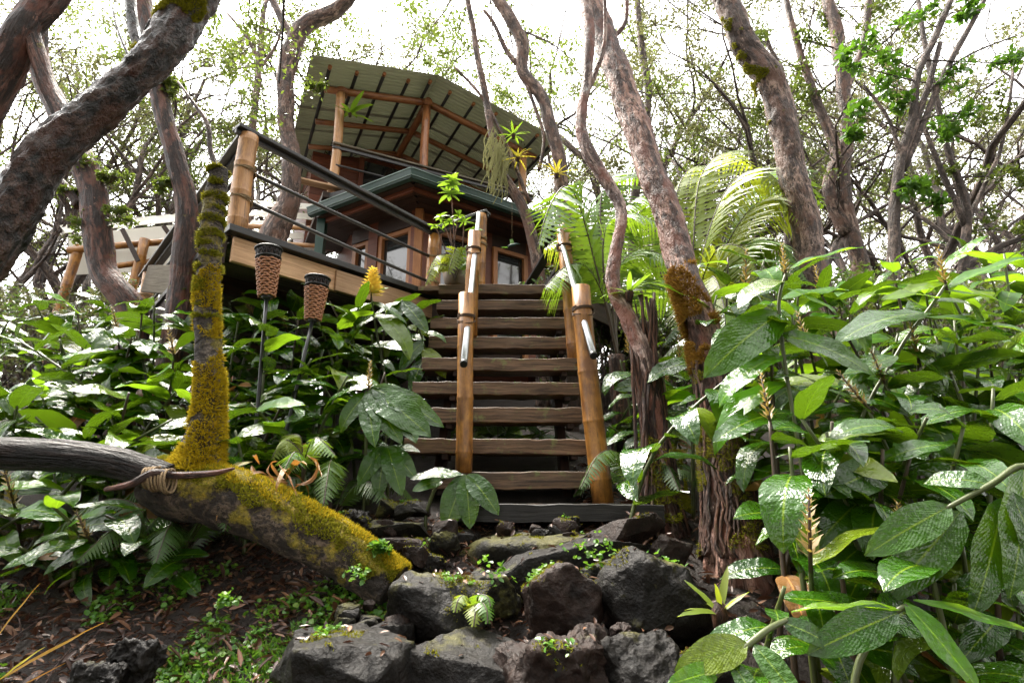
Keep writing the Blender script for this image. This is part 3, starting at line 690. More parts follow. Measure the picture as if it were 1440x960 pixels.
for yy in (0, .02):
    for p in q2_: mb.v.append(p + Vector((0, yy, 0))); mb.t.append(tuple(p))
mb.f = [(0, 1, 2, 3), (7, 6, 5, 4), (0, 4, 5, 1), (1, 5, 6, 2), (2, 6, 7, 3), (3, 7, 4, 0)]; mb.build('side_sheet', M['clear'], sh)
bamboo('beam', W(96, 352, 8.6), W(250, 338, 8.8), .06, M['bamboo'], sh, .5); bamboo('beam', W(150, 376, 8.6), W(225, 366, 8.8), .05, M['bamboo'], sh, .5)
for (x, y1) in ((203, 336), (110, 345)):
    p = W(x, y1, 8.65); bamboo('post', Vector((p.x - .15, p.y, ground(p.x, p.y) - .1)), p, .08, M['bamboo'], sh, .5)
for a, b2 in (((172, 322), (195, 368)), ((103, 327), (132, 345)), ((230, 318), (240, 332))):
    beam('brace', W(*a, 8.55), W(*b2, 8.6), .05, .07, M['darkwood'], sh)

# ================================================================== rocks
def rock(px, py, wpx, hpx, Y, label, seed, m='rock', tilt=0, depth=.8, sub=3, pts=14, name='rock', rough=.038, group=None, yaw=0):
    k = mpp(px, py, Y); rg = random.Random(seed); ce = W(px, py, Y)
    sx, sz, sy = wpx * k / 2, hpx * k / 2 * 1.0, wpx * k / 2 * depth
    bm = bmesh.new()
    for i in range(pts):
        while True:
            q = Vector((rg.uniform(-1, 1), rg.uniform(-1, 1), rg.uniform(-1, 1)))
            if .2 < q.length < 1.35: break
        q = Vector((max(-1, min(1, q.x * 1.5)), max(-1, min(1, q.y * 1.5)), max(-1, min(1, q.z * 1.5)))) 
        if q.length > 1.3: q *= 1.3 / q.length
        bm.verts.new((q.x * sx, q.y * sy, q.z * sz))
    for sgx in (-1, 1):
        bm.verts.new((sgx * sx, 0, rg.uniform(-.5, .3) * sz)); bm.verts.new((sgx * sx * .5, -sy * .8, rg.uniform(-.2, 1) * sz))
    r = bmesh.ops.convex_hull(bm, input=bm.verts); bmesh.ops.delete(bm, geom=[e for e in set(r['geom_interior'] + r['geom_unused']) if isinstance(e, bmesh.types.BMVert)], context='VERTS')
    bmesh.ops.bevel(bm, geom=list(bm.edges) + list(bm.verts), offset=min(sx, sz) * .09, segments=2, profile=.6, affect='EDGES', clamp_overlap=True)
    bmesh.ops.triangulate(bm, faces=bm.faces)
    for it in range(5):
        lim = max(sx, sz) * (.10 if sub > 2 else .3)
        es = [e for e in bm.edges if e.calc_length() > lim]
        if not es: break
        bmesh.ops.subdivide_edges(bm, edges=es, cuts=1, use_grid_fill=False); bmesh.ops.triangulate(bm, faces=[f for f in bm.faces if len(f.verts) > 3])
    for v in bm.verts:
        q = v.co / max(sx, sz); n_ = v.normal
        f = mnoise.noise(q * 2.3 + Vector((seed, 0, 0))) * 1.0 + mnoise.noise(q * 6 + Vector((0, seed, 0))) * .5 + mnoise.noise(q * 14 + Vector((0, 0, seed))) * .35 + abs(mnoise.noise(q * 3.5 + Vector((5, 0, seed)))) * -.9 + .3
        v.co += n_ * f * rough * min(sx, sz) * 2.2
    me = bpy.data.meshes.new(name); bm.to_mesh(me); bm.free(); me.polygons.foreach_set('use_smooth', [True] * len(me.polygons))
    o = link(name, me, M[m]); o.location = ce; o.rotation_euler = (rg.uniform(-.08, .08), R(tilt), yaw)
    if label: tag(o, label, 'rock', group)
    return o
rock(487, 957, 215, 125, 2.12, 'broad flat-topped grey boulder in the lowest rock row beside mossy ground', 3, depth=.9, tilt=3)
rock(655, 952, 190, 115, 2.2, 'rounded dark boulder with moss on its front in the lowest rock row', 8, depth=.9)
rock(785, 948, 165, 115, 2.06, 'lumpy black and rust coloured lava rock in the lowest rock row', 21, 'rock_brown', -5, .9, rough=.11)
rock(905, 955, 115, 125, 2.0, 'upright grey rock with mossy crown in front of the big dark boulder', 5, tilt=-6)
rock(618, 850, 150, 85, 2.5, 'flat-faced boulder with a small fern growing from its side', 13, 'rock', 2)
rock(792, 850, 112, 105, 2.42, 'red-brown faceted boulder leaning on the dark boulder', 17, 'rock_brown', -24, .9, pts=9)
rock(915, 858, 180, 150, 2.42, 'big dark slanting boulder below the leaning mossy trunk', 29, 'rock', 28, .8, pts=10)
rock(795, 800, 250, 70, 2.82, 'long tilted slab with pitted pale upper edge across the steps', 31, 'rock', -11, .5)
rock(740, 776, 195, 66, 3.02, 'mossy boulder under the black timber step', 37, 'rock_moss', -4, .6)
rock(943, 776, 50, 62, 2.8, 'thin grey rock plate standing against the roots', 41, 'rock_brown', 35, .5)
rock(880, 755, 110, 50, 2.95, 'pitted pale lava block on the upper end of the tilted slab', 43, 'rock_brown', -15, .7)
rock(627, 766, 40, 42, 2.98, 'squarish olive mossy stone between slabs and boulder', 47, 'rock_moss')
rock(610, 797, 36, 40, 2.85, 'small rounded grey stone wedged above the fern boulder', 49)
rock(563, 773, 88, 34, 2.95, 'flat brown slab among the small stones, lower of two', 51, 'rock_brown', 2, .7)
rock(557, 746, 95, 26, 3.08, 'flat dark mossy slab among the small stones, upper of two', 53, 'rock_moss', 3, .7)
rock(575, 716, 62, 24, 3.25, 'low black stone at the left foot of the stairs', 57)
rock(497, 738, 50, 36, 3.02, 'knobbly purple-black lava lump beside the mossy log', 59, 'rock', rough=.12)
rock(655, 757, 40, 32, 3.1, 'small black stone tucked under the end of the timber step', 61)
rock(874, 888, 32, 20, 2.2, 'small pale pitted stone on the gap between two boulders', 67, 'rock_brown', -20, rough=.12)
rock(690, 830, 90, 70, 2.62, 'black shaded stone behind the small fern', 71, 'rock_moss')
rock(540, 905, 90, 60, 2.38, 'low dark stone between the flat-topped boulder and the fern boulder', 73, 'rock')
rock(845, 806, 60, 40, 2.55, 'grey shoulder stone above the red-brown boulder', 77, 'rock')
rock(190, 930, 75, 60, 2.15, 'black lava lump lying in the green ground cover', 79, 'rock', rough=.12)
rock(140, 950, 70, 50, 2.05, 'charred-looking lava lump beside the grass blades', 83, 'rock', rough=.12)
rock(985, 955, 110, 90, 2.1, 'dark stone half hidden by the foreground ginger leaves', 85, 'rock')
for i in range(26):                                           # loose rubble
    px, py, Y = rnd.choice([(rnd.uniform(440, 620), rnd.uniform(705, 800), 0), (rnd.uniform(600, 920), rnd.uniform(735, 760), 0), (rnd.uniform(480, 560), rnd.uniform(850, 885), 0)])
    Y = 3.2 - (py - 700) / 100 * .45
    s_ = rnd.uniform(14, 34)
    q = W(px, py, Y); rock(px, py, s_ * 1.2, s_, Y, 'loose lava stone lying between the boulders at the stair foot', 100 + i, rnd.choice(['rock', 'rock', 'rock_brown', 'rock_moss']), sub=2, pts=10, group='loose stones at the stair foot')

# ================================================================== trees
TREES = []
def trunk_mesh(pts, rads, m, parent, name='trunk', seg=14, sub=6, nz=.12, nf=7, seed=0):
    P = catmull(pts, sub); Rr = lerp_list(rads, sub); mb = MB()
    k = len(P)
    P = [p + Vector((mnoise.noise(p * 1.7 + Vector((seed, 0, 0))), mnoise.noise(p * 1.7 + Vector((0, seed, 9))), 0)) * Rr[i] * .35 for i, p in enumerate(P)]
    mb.tube(P, Rr, seg, True, nz, nf, seed); return mb.build(name, m, parent, True), P, Rr
def pxpoly(poly, Y):
    pts = []; rads = []; n = len(poly)
    for i, q in enumerate(poly):
        y_ = q[3] if len(q) > 3 else (Y if not isinstance(Y, (tuple, list)) else Y[0] + (Y[1] - Y[0]) * i / (n - 1))
        pts.append(W(q[0], q[1], y_)); rads.append(q[2] / 2 * .86 * mpp(q[0], q[1], y_))
    return pts, rads
def hero_tree(label, poly, Y, m, limbs=(), crown=None, root=True, seg=14, nz=.12, seed=0, name='ohia_tree', toproot=True, leafmat_='oh_mid', leaf=.05, per=64, canopy=6, sub=7, wf=1.0):
    """poly from top to base in photo positions"""
    pts, rads = pxpoly(poly, Y); pts = pts[::-1]; rads = [q * wf for q in rads[::-1]]
    if root:
        b = pts[0]; g = ground(b.x, b.y)
        if b.z > g: pts.insert(0, Vector((b.x + .02, b.y + .02, g - .1))); rads.insert(0, rads[0] * 1.25)
    d = (pts[-1] - pts[-2]).normalized(); L0 = 0
    if canopy:                                               # carry the stem on above the frame
        q = pts[-1]
        for i in range(3):
            q = q + (d * .6 + Vector((rnd.uniform(-.2, .2), rnd.uniform(-.2, .2), .5))).normalized() * rnd.uniform(.8, 1.2); pts.append(q); rads.append(rads[-1] * .7)
    base = Vector((pts[0].x, pts[0].y, ground(pts[0].x, pts[0].y)))
    e = empty(name, base, label=label, cat='tree'); rs = np.random.RandomState(int(seed * 13) + 3)
    trunk_mesh(pts, rads, M[m], e, seg=seg, sub=sub, nz=nz, seed=seed)
    tips = []; tr = []
    for lb in limbs:
        lb = [(q[0], q[1], q[2] * wf, *q[3:]) for q in lb]; lp, lr = pxpoly(lb, [q[3] if len(q) > 3 else Y if not isinstance(Y, (tuple, list)) else Y[0] for q in lb][0])
        trunk_mesh(lp, lr, M[m], e, 'limb', 10, 5, nz, seed=seed + len(tips)); tips.append(lp[-1])
    cs = []; rr = []
    allp = catmull(pts, 4)
    tw = MB()
    def twig(a, b2, r):
        mid_ = a.lerp(b2, .5) + Vector((rnd.uniform(-.15, .15), rnd.uniform(-.15, .15), rnd.uniform(-.1, .2))) * (b2 - a).length * .6
        P = catmull([a, mid_, b2], 4); tw.tube(P, lerp_list([r, r * .6, r * .25], 4), 5, False)
    if crown:
        for q in crown:
            y_ = q[3] if len(q) > 3 else (Y if not isinstance(Y, (tuple, list)) else Y[0]); ce = W(q[0], q[1], y_); rad = q[2] * mpp(q[0], q[1], y_)
            near = min(allp, key=lambda p: (p - ce).length + max(0, p.z - ce.z) * 1.5); L = (near - ce).length
            twig(near, ce, min(.022, .010 + .004 * L))
            for j in range(5):
                o_ = Vector((rnd.gauss(0, 1), rnd.gauss(0, 1), rnd.gauss(0, .7))).normalized() * rad * rnd.uniform(.35, 1); cs.append(ce + o_); rr.append(rad * .45); twig(ce, ce + o_, .006)
    if canopy:
        for j in range(canopy):
            a = pts[-1 - rnd.randrange(3)]; b2 = a + Vector((rnd.gauss(0, 1.1), rnd.gauss(0, 1.1), rnd.uniform(.3, 1.5))); twig(a, b2, .03)
            for k in range(4): cs.append(b2 + Vector((rnd.gauss(0, .35), rnd.gauss(0, .35), rnd.gauss(0, .25)))); rr.append(.3)
    if tw.v: tw.build('twig', M[m], e, True)['kind'] = 'stuff'
    if cs:
        V, F = leaf_cloud(cs, rr, per, leaf, rs, .4, .8, .55); stuff_part('crown', V, F, M[leafmat_], e, kind=None)
    return e

hero_tree('huge dark leaning trunk with wet black bark and mossy elbow crossing the open sky', [(300, -60, 95), (262, 10, 92), (225, 75, 82), (165, 135, 84), (95, 200, 92), (35, 275, 100), (-25, 350, 112), (-110, 470, 125), (-190, 600, 135)], (2.9, 2.5), 'bark_near', wf=.70, seg=34, nz=.22, seed=1, sub=22,
          limbs=[[(205, 100, 34), (190, 50, 24), (182, -10, 22), (178, -60, 20)], [(185, 90, 8), (165, 40, 4), (157, 5, 2)], [(195, 65, 8), (210, 30, 4), (232, 8, 2)]])
hero_tree('reddish trunk at the edge of the clearing forking behind the huge leaning trunk', [(85, -60, 60), (55, 10, 58), (28, 70, 60), (-20, 150, 66), (-80, 260, 70), (-120, 420, 74)], 4.0, 'bark_red', wf=.82, seed=2, seg=16,
          limbs=[[(45, 40, 34), (62, 110, 30), (82, 155, 32), (100, 185, 30)], [(40, 50, 30), (80, 15, 20), (110, -30, 18)]])
hero_tree('dark leafy trunk rising past the clear-roofed bamboo shelter', [(60, 100, 30), (95, 180, 34), (118, 240, 40), (138, 300, 42), (148, 380, 40), (190, 460, 46)], 5.6, 'bark_red', seed=3, canopy=5,
          limbs=[[(112, 290, 16), (85, 255, 12), (60, 230, 8)]], crown=[(130, 230, 26), (165, 300, 22), (120, 320, 20), (100, 270, 18), (165, 250, 18)], leafmat_='oh_mid', leaf=.045)
hero_tree('slim reddish trunk standing close in front of the deck railing', [(195, -40, 24), (205, 20, 26), (218, 90, 27), (232, 160, 28), (250, 225, 30), (264, 300, 34), (258, 380, 38), (250, 480, 44)], 4.6, 'bark_red', seed=4, crown=[(235, 260, 14), (205, 70, 25), (240, 120, 18)], leaf=.045)
hero_tree('crooked pale trunk growing behind the deck rails with a bent top limb', [(500, -15, 20), (470, 15, 24), (432, 35, 26), (408, 75, 30), (400, 130, 26), (404, 190, 26), (412, 240, 30), (402, 290, 36), (384, 330, 44), (375, 400, 46)], 7.0, 'bark_grey', seed=5,
          limbs=[[(415, 60, 16), (395, 25, 12), (372, -20, 10)]], crown=[(330, 90, 30), (360, 40, 26), (445, 120, 14), (300, 40, 30)], leafmat_='oh_mid')
hero_tree('curving bare trunk beside the porch roof with moss at its foot', [(690, -20, 20), (712, 20, 24), (735, 60, 26), (735, 100, 24), (765, 140, 24), (778, 190, 26), (788, 240, 28), (792, 275, 30), (800, 400, 32)], 6.6, 'bark_grey', seed=6, wf=.82,
          limbs=[[(738, 100, 12), (715, 75, 10), (695, 35, 8), (680, 15, 6)], [(735, 105, 9), (752, 150, 7), (765, 195, 7), (758, 240, 7)]],
          crown=[(640, 60, 40, 8.5), (690, 95, 38, 8.5), (610, 80, 26, 8.5), (740, 60, 36, 8), (800, 60, 40, 8.5), (780, 120, 36, 8.5), (830, 110, 34, 8.5), (720, 140, 30, 8.5)], leafmat_='oh_mid', leaf=.055, per=50)
hero_tree('pale leaning trunk hung with lichen crossing the right end of the porch', [(655, -20, 12), (668, 60, 14), (680, 120, 15), (692, 190, 17), (705, 240, 20), (735, 292, 24), (760, 400, 28)], 6.9, 'bark_grey', seed=7, wf=.72,
          limbs=[[(745, 285, 10), (715, 210, 9), (680, 140, 7), (640, 95, 5)]], crown=[(650, 30, 30, 8), (600, 40, 24, 8)], leafmat_='oh_mid')
hero_tree('thin twisted pinkish trunk with red roots right beside the stairs', [(822, -30, 22), (828, 50, 20), (826, 110, 18), (818, 170, 20), (828, 215, 24), (858, 265, 22), (874, 300, 20), (868, 350, 22), (864, 400, 26), (885, 450, 30), (908, 510, 34), (920, 580, 36), (930, 650, 46), (936, 720, 60)], (3.7, 3.25), 'bark_pale', seed=8, nz=.2, seg=22, sub=14, wf=.9,
          limbs=[[(868, 420, 14, 3.4), (898, 470, 22, 3.42), (928, 540, 20, 3.42), (932, 640, 24, 3.4)], [(830, 120, 10, 3.7), (850, 60, 8, 3.7), (850, -20, 6, 3.7)]])
hero_tree('tall grey trunk leaning beside the stairs with orange moss and shaggy roots', [(812, -60, 40), (838, 20, 44), (868, 100, 46), (895, 180, 48), (918, 245, 50), (942, 315, 52), (960, 375, 54), (982, 440, 58), (1000, 510, 62), (1012, 600, 68), (1024, 690, 80), (1035, 780, 105)], (4.2, 2.9), 'bark_pink', seed=9, nz=.16, seg=30, sub=18, wf=.88,
          limbs=[[(850, 60, 10, 4.1), (880, 30, 8, 4.1), (878, -40, 8, 4.1)]])
hero_tree('thick grey leaning trunk with moss stripe behind the right ginger thicket', [(990, -60, 40), (1020, 0, 40), (1045, 55, 44), (1080, 110, 48), (1102, 180, 46), (1118, 250, 46), (1132, 320, 48), (1145, 390, 52), (1152, 470, 58)], 5.2, 'bark_grey', seed=10, seg=26, sub=18, nz=.16, wf=.9)
hero_tree('twin-stemmed pale grey tree behind the yellow fern', [(1160, -40, 18), (1172, 30, 20), (1186, 110, 21), (1190, 190, 20), (1186, 260, 22), (1195, 320, 24), (1210, 380, 28), (1215, 460, 30)], 7.6, 'bark_grey', seed=11,
          limbs=[[(1192, 330, 24), (1165, 270, 20), (1176, 215, 18), (1152, 150, 14), (1130, 90, 12), (1112, 30, 10), (1100, -30, 8)], [(1188, 130, 12), (1215, 60, 12), (1222, -20, 10)]],
          crown=[(1110, 90, 36), (1080, 150, 28), (1140, 60, 28), (1130, 130, 26), (1060, 60, 20), (1220, 60, 30), (1240, 10, 34), (1170, 20, 22)], leaf=.055)
hero_tree('dark forked tree with rosettes of bright green leaves', [(1345, -30, 12), (1320, 40, 14), (1292, 100, 15), (1285, 160, 17), (1268, 220, 20), (1260, 280, 24), (1256, 370, 26), (1260, 460, 30)], 6.2, 'bark_far', seed=12, wf=.72,
          limbs=[[(1268, 230, 15), (1300, 140, 13), (1322, 60, 10)], [(1270, 240, 14), (1330, 100, 14), (1380, 10, 10), (1395, -30, 9)], [(1272, 240, 12), (1250, 170, 8), (1215, 120, 6)], [(1290, 150, 6), (1350, 85, 5), (1430, 50, 3)]],
          crown=[(1210, 65, 26), (1240, 95, 28), (1195, 90, 20), (1250, 120, 22), (1205, 165, 24), (1200, 185, 16), (1275, 145, 20), (1340, 110, 26), (1340, 165, 24), (1330, 190, 18), (1290, 20, 26), (1355, 15, 22), (1265, 265, 22), (1300, 260, 18), (1420, 90, 24), (1310, 285, 16)], leafmat_='oh_bright', leaf=.085, per=22)
hero_tree('slender dark tree with twisting limbs behind the tall flower spikes', [(1300, 60, 10), (1330, 200, 12), (1348, 250, 14), (1360, 300, 18), (1355, 360, 20), (1350, 450, 22)], 6.8, 'bark_far', seed=13, wf=.75,
          limbs=[[(1358, 320, 14), (1320, 230, 11), (1300, 180, 9)], [(1362, 310, 12), (1385, 260, 9), (1410, 200, 7), (1425, 100, 5)], [(1352, 380, 16), (1400, 350, 14), (1450, 330, 12)]],
          crown=[(1380, 170, 26), (1410, 140, 26), (1400, 240, 24), (1330, 240, 20), (1430, 250, 26), (1380, 310, 24), (1430, 330, 24)], leaf=.06, per=36)
hero_tree('straight slim grey trunk among the far trees behind the tall leaning trunk', [(895, 0, 9), (905, 80, 12), (912, 150, 12), (900, 230, 13), (890, 330, 16), (892, 460, 18)], 8.5, 'bark_far', seed=14,
          crown=[(905, 60, 36), (940, 120, 34), (880, 130, 34), (950, 190, 36), (990, 200, 32), (930, 250, 34), (980, 270, 30), (870, 240, 30), (1000, 130, 26), (960, 40, 26)], leafmat_='oh_far', leaf=.06, per=40)
hero_tree('pale hazy thin trunk rising above the railing corner', [(370, 20, 8), (366, 80, 10), (358, 150, 11), (352, 240, 12), (350, 380, 14)], 11, 'bark_grey', seed=15, limbs=[[(366, 90, 6), (345, 50, 5), (320, 20, 4)], [(364, 100, 6), (390, 60, 4), (400, 20, 3)]],
          crown=[(330, 70, 34), (290, 110, 36), (300, 170, 36), (330, 180, 28), (255, 150, 34), (280, 60, 34)], leafmat_='oh_far', leaf=.07)

# mossy fallen tree with its upright stem
fl = empty('mossy_fallen_tree', c(-.6, 2.75, -.5), label='mossy fallen trunk with a mossy upright stem rising past the torches', cat='tree')
lp = [W(552, 826, 2.66), W(518, 802, 2.68), W(470, 766, 2.70), W(400, 728, 2.72), (W(320, 700, 2.74)), W(250, 684, 2.75), W(215, 672, 2.74)]
_, LP, LR = trunk_mesh(lp, [.10, .105, .112, .122, .135, .13, .10], M['bark_mossy'], fl, 'trunk', 24, 12, .14, 6, 5)
up_ = [W(272, 672, 2.78), W(285, 640, 2.80), W(297, 570, 2.82), W(296, 500, 2.84), W(292, 430, 2.86), W(298, 340, 2.88), W(306, 270, 2.9), W(308, 238, 2.9)]
_, UP, UR = trunk_mesh(up_, [.14, .105, .070, .063, .057, .058, .055, .046], M['bark_band'], fl, 'stem', 20, 12, .14, 6, 8)
tw = MB(); tw.tube(catmull([W(308, 242, 2.9), W(296, 212, 2.92), W(292, 175, 2.95), W(272, 145, 2.97), W(250, 115, 3.0)], 5), lerp_list([.022, .015, .014, .010, .006], 5), 7); tw.build('dead_twig', M['bark_grey'], fl, True)
def moss_on(P, Rr, n, want, rs, h=.012, w=.006):
    pts = []; ns = []
    while len(pts) < n:
        i = rs.randint(len(P) - 1); f = rs.rand(); p = P[i].lerp(P[i + 1], f); r = Rr[i] + (Rr[i + 1] - Rr[i]) * f
        d = (P[i + 1] - P[i]).normalized(); a = d.orthogonal().normalized(); b2 = d.cross(a); th = rs.rand() * 6.283
        e = a * math.cos(th) + b2 * math.sin(th); q = p + e * r * 1.02
        if want(q, e, i / len(P)): pts.append(q); ns.append(e)
    return tufts(pts, ns, h, w, rs)
mn = lambda q, s, o: mnoise.noise(q * s + Vector((o, o, 0)))
V, F = moss_on(LP, LR, 15000, lambda q, e, s: e.z + .55 * mn(q, 5, 1) + .3 * mn(q, 17, 1) > (.28 if s < .75 else .9), nrs, .014, .008); stuff_part('moss', V, F, M['moss_green'], fl)
V, F = moss_on(LP, LR, 7000, lambda q, e, s: e.z + .5 * mn(q, 6, 4) > .78 and s < .8, nrs, .018, .008); stuff_part('moss', V, F, M['moss'], fl)
V, F = moss_on(UP, UR, 13000, lambda q, e, s: (s < .64 and mn(q, 6, 2) + .6 * mn(q, 15, 3) + .4 > (0 if s < .3 else .3)), nrs, .017, .008); stuff_part('moss', V, F, M['moss'], fl)
V, F = moss_on(UP, UR, 7000, lambda q, e, s: s > .45 and mn(Vector((q.x * .6, q.y * .6, q.z * 3)), 7, 6) + .25 * mn(q, 20, 3) > .12, nrs, .02, .007); stuff_part('moss', V, F, M['moss_green'], fl)
mb = MB(); mb.tube(catmull([W(235, 672, 2.62), W(170, 652, 2.6), W(100, 642, 2.58), W(20, 638, 2.55), W(-30, 640, 2.5), W(-90, 660, 2.45)], 8), lerp_list([.062, .068, .072, .072, .066, .07], 8), 20, True, .07, 6, 21)
tag(mb.build('cut_log', M['bark_black'], None, True), 'wet black cut log lashed with rope to the mossy fallen trunk', 'log')
mb = MB(); bx_ = W(-90, 660, 2.45); mb.tube([Vector((bx_.x, bx_.y, ground(bx_.x, bx_.y) - .2)), bx_ + Vector((0, 0, -.03))], [.06, .05], 10); tag(mb.build('log_prop', M['bark_black'], None, True), 'short black post propping the free end of the cut log', 'post')
mb = MB(); mb.tube(catmull([W(148, 688, 2.5), W(185, 680, 2.5), W(215, 665, 2.52), W(250, 668, 2.56), W(300, 665, 2.58), W(330, 658, 2.6)], 6), lerp_list([.010, .016, .018, .016, .014, .005], 6), 9, True, .1, 20, 3)
tag(mb.build('stick', M['bark_red'], None, True), 'bare crooked stick bound across the two logs', 'stick')
rp = empty('rope_lashing', W(222, 665, 2.55), label='coiled brown rope binding the stick and the black log', cat='rope')
for k in range(4): coil('rope_turn', W(210 + k * 9, 672 + k * 1.5, 2.56), Vector((1, .1, .12)), .042 + .006 * (k % 2), 2.2, M['rope'], rp, .0055, .013)
# shaggy moss and root hair on the leaning trunk by the stairs
def moss_poly(parent_name, poly, Y, n, want, m, h, w, lab_parent=None):
    pts, rads = pxpoly(poly, Y); P = catmull(pts, 8); Rr = lerp_list(rads, 8)
    V, F = moss_on(P, Rr, n, want, nrs, h, w); return V, F
def tree_by(word): return next(o for o in COL.objects if o.parent is None and word in o.get('label', ''))
lean = tree_by('orange moss')
LEAN = [(942, 315, 52, 3.5), (960, 375, 54, 3.38), (982, 440, 58, 3.27), (1000, 510, 62, 3.17), (1012, 600, 68, 3.07), (1024, 690, 80, 2.98), (1035, 780, 108, 2.9)]
V, F = moss_poly('', LEAN, 3, 9000, lambda q, e, s: s > .18 and s < .5 and mn(q, 4, 3) + .5 * mn(q, 13, 2) - .5 * e.x > (.05), M, .03, .007); stuff_part('moss', V, F, M['moss_brown'], lean)
V, F = moss_poly('', LEAN, 3, 9000, lambda q, e, s: s > .42 and mn(q, 4, 7) + .5 * mn(q, 12, 2) > .05, M, .022, .007); stuff_part('moss', V, F, M['moss_green'], lean)
rt = MB()
for i in range(46):                                           # aerial roots down the trunk foot
    a = 2 * math.pi * rnd.random(); s0 = rnd.uniform(.35, .8); pts, rads = pxpoly(LEAN, 3); P = catmull(pts, 8); Rr = lerp_list(rads, 8)
    Q = []
    for k in range(int(s0 * len(P)), len(P)):
        a += rnd.uniform(-.12, .12); Q.append(P[k] + Vector((math.cos(a), math.sin(a), 0)) * Rr[k] * (1.02 + .06 * rnd.random()))
    if len(Q) > 2: rt.tube(Q, [.006 + .006 * rnd.random()] * len(Q), 5)
o = rt.build('aerial_root', M['root'], lean, True); o['kind'] = 'stuff'
thin = tree_by('red roots'); rt = MB()
for i in range(40):
    P = [W(900 + rnd.uniform(-16, 26), rnd.uniform(410, 520), 3.38)]; 
    x1 = 930 + rnd.uniform(-28, 40)
    for k in range(1, 8): P.append(P[0].lerp(W(x1, rnd.uniform(735, 775), 3.16 + rnd.uniform(-.06, .1)), k / 7) + Vector((rnd.gauss(0, .008), rnd.gauss(0, .008), 0)))
    rt.tube(P, [.006 + .008 * rnd.random()] * 8, 5)
o = rt.build('aerial_root', M['root'], thin, True); o['kind'] = 'stuff'
V, F = moss_poly('', [(926, 610, 52, 3.3), (936, 690, 64, 3.25), (940, 740, 74, 3.22)], 3, 4000, lambda q, e, s: mn(q, 6, 2) + .5 * mn(q, 15, 2) > .0, M, .018, .007); stuff_part('moss', V, F, M['moss_green'], thin)
thick = tree_by('moss stripe')
V, F = moss_poly('', [(1020, 0, 41, 5.2), (1045, 55, 45, 5.2), (1080, 110, 49, 5.2), (1102, 170, 47, 5.2)], 5, 2200, lambda q, e, s: mn(q, 3, 2) + .5 * mn(q, 9, 2) - .9 * e.x - .2 * e.y > .85, M, .022, .012); stuff_part('moss', V, F, M['moss_green'], thick)
huge = tree_by('huge dark leaning')
V, F = moss_poly('', [(280, -25, 66, 2.89), (262, 10, 65, 2.87), (225, 75, 58, 2.83), (165, 135, 59, 2.78)], 3, 9000, lambda q, e, s: s < .7 and mn(q, 3, 2) + .5 * mn(q, 9, 2) - .3 * e.y > .35, M, .02, .007); stuff_part('moss', V, F, M['moss_green'], huge)

# ================================================================== ginger
def leaf_mesh(name, droop, width=.27, ns=9, nw=4, wave=.02, fold=.12, seed=0, twist=0):
    V = []; F = []; UV = []; x = 0; z = 0; ang = 0; rg = random.Random(seed)
    for i in range(ns + 1):
        s = i / ns
        if i: ang = -droop * (s ** 1.3); x += math.cos(ang) / ns; z += math.sin(ang) / ns
        w = width * .5 * (math.sin(math.pi * min(1, s * .93 + .035) ** .82) ** .8 if 0 < i < ns else (.06 if i == 0 else .0)) + .0015
        for j in range(nw + 1):
            u = -1 + 2 * j / nw; tw_ = twist * s
            zz = abs(u) * fold * w + wave * math.sin(s * 13 + u * 2 + seed) * abs(u) * (1 if u > 0 else -.8) + rg.uniform(-.004, .004) * abs(u)
            nx = -math.sin(ang); nz_ = math.cos(ang)
            V.append((u * w, x + nx * zz, z + nz_ * zz + u * w * tw_)); UV.append((.5 + u * .5, s))
    k = nw + 1
    for i in range(ns):
        for j in range(nw): F.append((i * k + j, i * k + j + 1, (i + 1) * k + j + 1, (i + 1) * k + j))
    me = np_mesh(name, V, F); ul = me.uv_layers.new(name='UVMap'); UVa = np.array(UV, np.float32)[np.array(F).ravel()]; ul.data.foreach_set('uv', UVa.ravel())
    me.polygons.foreach_set('use_smooth', [True] * len(me.polygons)); return me
LEAVES = {}
for kind in ('ginger', 'ginger_young', 'ginger_dry'):
    LEAVES[kind] = []
    for i, (d, w, tw_) in enumerate([(.6, .34, .1), (1.0, .37, -.1), (1.4, .34, .15), (.25, .29, 0), (1.8, .38, -.2), (.8, .42, .2)]):
        me = leaf_mesh('leaf', d * (1.5 if kind == 'ginger_dry' else 1), w, seed=i * 3.1 + len(kind), twist=tw_); me.materials.append(M[kind]); LEAVES[kind].append(me)
def put_leaf(parent, p, fwd, upv, L, me, roll=0, wscale=1, name='leaf'):
    o = bpy.data.objects.new(name, me); COL.objects.link(o); o.parent = parent
    y = fwd.normalized(); z = (upv - y * upv.dot(y)).normalized(); x = y.cross(z)
    mt = Matrix((x, y, z)).transposed().to_4x4(); mt = mt @ Matrix.Rotation(roll, 4, 'Y')
    o.matrix_local = Matrix.Translation(p - parent.location) @ mt @ Matrix.Diagonal((L * wscale, L, L, 1))
    return o
def dirv(az, el): return Vector((math.sin(az) * math.cos(el), math.cos(az) * math.cos(el), math.sin(el)))
